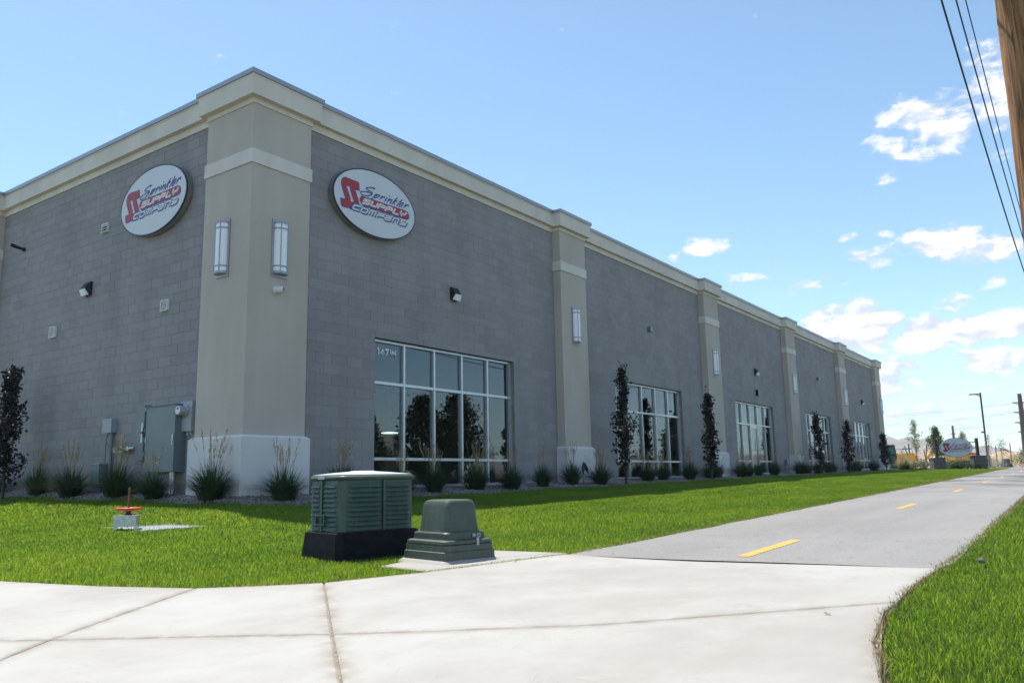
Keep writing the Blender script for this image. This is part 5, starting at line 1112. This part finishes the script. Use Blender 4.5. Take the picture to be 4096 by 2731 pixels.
# ------------------------------------------------------------------ machines on the building site
t = thing('excavator', 'yellow excavator with a green glazed cab beyond the end of the building', 'excavator', (96.0, 7.4, .5), UA)
build('house', MB().bbox(-.6, 1.55, -1.1, 1.1, .75, 1.75, .12), 'yellow_machine', t); build('counterweight', MB().bbox(1.55, 1.95, -1.05, 1.05, .8, 1.6, .15), 'yellow_machine', t)
cb = build('cab', MB().loft([[(-1.75,-.9,.6),(-.62,-.9,.6),(-.62,.1,.6),(-1.75,.1,.6)], [(-1.8,-.92,1.6),(-.62,-.92,1.6),(-.62,.12,1.6),(-1.8,.12,1.6)], [(-1.55,-.85,2.75),(-.7,-.85,2.75),(-.7,.08,2.75),(-1.55,.08,2.75)]]), 'dark_metal', t)
build('window', MB().add([(-1.68,-.925,.95),(-.75,-.925,.95),(-.80,-.90,2.5),(-1.5,-.90,2.5)], [(0,1,2,3)]), 'machine_glass', cb)
for s_ in (-1, 1): tr2 = build('track', MB().loft([[(x, s_*1.0-.3, z) for x, z in ((-1.6,.15),(-1.3,0),(1.3,0),(1.6,.15),(1.6,.5),(1.3,.7),(-1.3,.7),(-1.6,.5))], [(x, s_*1.0+.3, z) for x, z in ((-1.6,.15),(-1.3,0),(1.3,0),(1.6,.15),(1.6,.5),(1.3,.7),(-1.3,.7),(-1.6,.5))]]), 'dark_metal', t)
build('handrail', MB().tube([(0, -.9, 1.75), (.1, -.9, 2.25), (1.2, -.9, 2.25), (1.3, -.9, 1.75)], .03, 6).tube([(0, .6, 1.75), (.1, .6, 2.25), (1.2, .6, 2.25), (1.3, .6, 1.75)], .03, 6).box(.15, 1.2, -.95, -.85, 2.2, 2.3), 'dark_metal', t); build('exhaust', MB().tube([(1.35, 0, 1.75), (1.35, 0, 2.85)], .07, 8), 'dark_metal', t)
t = thing('excavator', 'yellow excavator behind the oval sign, its boom reaching down left', 'excavator', (93.9, 1.2, .5), UA)
build('house', MB().bbox(-.5, 2.0, -1.1, 1.1, .75, 1.55, .12), 'yellow_machine', t)
for s_ in (-1, 1): build('track', MB().loft([[(x, s_*1.0-.3, z) for x, z in ((-1.6,.15),(-1.3,0),(1.3,0),(1.6,.15),(1.6,.5),(1.3,.7),(-1.3,.7),(-1.6,.5))], [(x, s_*1.0+.3, z) for x, z in ((-1.6,.15),(-1.3,0),(1.3,0),(1.6,.15),(1.6,.5),(1.3,.7),(-1.3,.7),(-1.6,.5))]]), 'dark_metal', t)
bm_ = build('boom', MB().prism([(-.3,1.3),(-1.1,1.95),(-2.4,2.25),(-2.75,2.0),(-4.0,.7),(-4.15,.95),(-3.0,2.2),(-2.45,2.55),(-1.0,2.3),(-.1,1.6)], -1.5, -1.1), 'yellow_machine', t)
build('ram', MB().tube([(-.6, -1.3, 1.25), (-2.0, -1.3, 2.0)], .08, 8), 'galvanised', bm_); build('bucket', MB().prism([(-4.0,.75),(-4.5,.7),(-4.6,.15),(-4.1,-.05),(-3.8,.35)], -1.7, -.9), 'dark_metal', t)
t = thing('parked_car', 'small red car low behind the young thin leaved tree', 'car', (146, 14.6, .46), UA)
build('body', MB().prism([(-1.9,.25),(1.9,.25),(1.95,.6),(1.2,.78),(.7,1.2),(-.8,1.25),(-1.3,.8),(-1.95,.7)], -.8, .8), 'car_red', t); build('windows', MB().prism([(1.05,.8),(.65,1.14),(-.75,1.19),(-1.15,.82)], -.81, .81), 'dark_metal', t)
for x in (-1.2, 1.25):
    for y in (-.78, .78): build('wheel', MB().tube([(x, y-.1, .3), (x, y+.1, .3)], .3, 14), 'tyre', t)
for x in (-.45, .45): build('headlight', MB().bbox(-1.98, -1.9, x-.2, x+.2, .5, .64, .01), 'label_white', t)
t = thing('mini_digger', 'dark thin armed digger at the far right beyond the shrubs', 'digger', (150, 1.2, .5), UA)
build('body', MB().bbox(-.9, .9, -.8, .8, .4, 1.6, .1), 'dark_metal', t); build('arm', MB().tube([(-.8, 0, 1.2), (.4, 0, 3.0), (1.6, 0, 1.9)], .14, 7), 'steel_brown', t)
# ------------------------------------------------------------------ earth heaps, scrub and hills
def heap(x, y, w_, d_, h_, seed, rot=0):
    r_ = np.random.default_rng(seed); n1_, n2_ = 26, 12; vs_ = []
    for i in range(n1_):
        for j in range(n2_):
            u_, v_ = i/(n1_-1)*2-1, j/(n2_-1)*2-1; hh = max(0, 1-abs(u_)**1.6)*max(0, 1-abs(v_)**1.5)*h_*(.75+.35*math.sin(u_*5+seed)+.25*math.sin(u_*11+v_*7+seed*2))
            vs_.append((u_*w_/2, v_*d_/2, max(0, hh)-.1))
    return struct(build('dirt_mound', MB().add(vs_, [(i*n2_+j, (i+1)*n2_+j, (i+1)*n2_+j+1, i*n2_+j+1) for i in range(n1_-1) for j in range(n2_-1)]), 'mound', None, (x, y, .42), UA+rot, True))
heap(118, 6, 16, 7, 1.7, 1); heap(128, -1.5, 18, 8, 2.0, 2); heap(134, 13, 20, 8, 2.0, 3); heap(140, -7, 14, 7, 1.0, 4); heap(110, 14, 14, 6, 1.9, 5)
r_ = np.random.default_rng(77); sc_ = []
for k in range(120):
    d_ = r_.uniform(150, 330); lat = r_.uniform(.28, .75); x = CAM.x+(fw.x+rt.x*lat)*d_; y = CAM.y+(fw.y+rt.y*lat)*d_; hh = r_.uniform(1.0, 3.0)*(1.3 if lat > .6 else .8)
    q = r_.normal(0, 1, (14, 3))*np.array([hh*.7, hh*.7, hh*.3])+np.array([x, y, .5+hh*.55]); sc_.append(q)
sc_ = np.concatenate(sc_); V, F, T = leaves(sc_, np.tile([0, 0, 1.], (len(sc_), 1)), 14, .55, .35, r_, .4, .6)
tag(stuff(link('scrub', np_mesh('scrub', V, F, T), 'scrub_leaf')), 'hazy scrub and brush far beyond the building site', 'scrub')
hv = []; na = 150; nr = 10
for i in range(na):
    u_ = i/(na-1); azd = R(34-72*u_); 
    ridge = np.interp(math.degrees(azd), [-40, -8, 1, 3.0, 3.6, 4.17, 4.42, 4.7, 5.3, 5.7, 6.3, 6.5, 7.4, 8.3, 8.8, 9.5, 10.8, 12, 16, 24, 36], [70, 60, 54, 52, 51, 50, 55, 61, 66, 65, 74, 72, 76, 86, 91, 96, 102, 102, 98, 90, 70])
    ridge += 1.0*math.sin(u_*143+1)
    for j in range(nr):
        v_ = j/(nr-1); rad = 1900+800*v_; hh = ridge*(v_**.8)*(1+.10*math.sin(u_*210+v_*5)*(1-v_)+.05*math.sin(u_*417))
        hv.append((CAM.x+math.cos(azd)*rad, CAM.y+math.sin(azd)*rad, hh-1))
struct(build('hills', MB().add(hv, [(i*nr+j, (i+1)*nr+j, (i+1)*nr+j+1, i*nr+j+1) for i in range(na-1) for j in range(nr-1)]), 'hill', smooth=True))

# ------------------------------------------------------------------ across the street (seen mirrored in the glazing)
def round_tree(label, x, y, H, W_, seed, material='dark_leaf'):
    r_ = np.random.default_rng(seed); z0 = .2; t = thing('street_tree', label, 'tree', (x, y, z0)); tk = MB().tube([(0, 0, -.2), (0, 0, H*.4), (.1, 0, H*.8)], [.28, .2, .06], 9); C_ = []
    for k in range(90):
        u_ = r_.random(); z = H*(.12+.86*u_); rad = W_*.5*math.sin(math.pi*min(1, (.15+.9*u_)))**.8*math.sqrt(r_.random()); a = r_.uniform(0, 6.283); C_.append((math.cos(a)*rad, math.sin(a)*rad, z))
        if k % 4 == 0: tk.tube([(0, 0, z*.6), (C_[-1][0]*.6, C_[-1][1]*.6, z*.85), C_[-1]], [.07, .04, .02], 5)
    C_ = np.array(C_); build('trunk', tk, 'bark', t); V, F, T = leaves(C_, np.tile([0, 0, 1.], (len(C_), 1)), 60, .42, W_*.075, r_, .4, .6); link('crown', np_mesh('crown', V, F, T), material, t)
for k, (x, y, H, W_, m_) in enumerate([(59.5, -49, 9.0, 6.0, 'dark_leaf'), (64, -47.5, 9.4, 6.4, 'dark_leaf'), (48.5, -46.5, 6.2, 4.0, 'dark_leaf'), (37.5, -19.3, 5.6, 2.0, 'pale_leaf'), (42, -23.5, 4.6, 2.2, 'green_leaf'), (72, -40, 7.5, 5, 'green_leaf'), (95, -34, 8, 5, 'dark_leaf'), (30, -60, 8, 7, 'dark_leaf')]):
    round_tree(['broad dark tree mirrored in the first window, left of the pair', 'broad dark tree mirrored in the first window, right of the pair', 'small dark tree mirrored at the left of the first window', 'slender pale tree mirrored at the right of the first window', 'small green tree mirrored low in the first window', 'green tree across the street mirrored in the second window', 'dark tree across the street mirrored beside the door', 'dark tree across the street farthest from the path'][k], x, y, H, W_, 300+k, m_)
t = thing('house', 'low tan house across the street mirrored in the windows', 'house', (52, -58, .1), R(4))
build('wall', MB().box(-9, 9, -5, 5, 0, 3.0), 'stucco_cream', t); rf = build('roof', MB().prism([(-9.8, 2.95), (9.8, 2.95), (7, 5.2), (-7, 5.2)], -5.8, 5.8), 'roofing', t)

# ------------------------------------------------------------------ air
hz = stuff(build('haze', MB().box(-420, 3200, -2500, 2500, -3.0, 140), 'label_white'))
hz.data.materials.clear(); m = bpy.data.materials.new('haze'); m.use_nodes = True; nt_ = m.node_tree; nt_.nodes.clear()
pv_ = nt_.nodes.new('ShaderNodeVolumePrincipled'); pv_.inputs['Color'].default_value = (0.74, 0.84, 1.0, 1); pv_.inputs['Density'].default_value = HAZE; pv_.inputs['Anisotropy'].default_value = 0.0
mo_ = nt_.nodes.new('ShaderNodeOutputMaterial'); nt_.links.new(pv_.outputs[0], mo_.inputs['Volume']); hz.data.materials.append(m)
tag(hz, 'thin blue haze over the distance', 'haze')
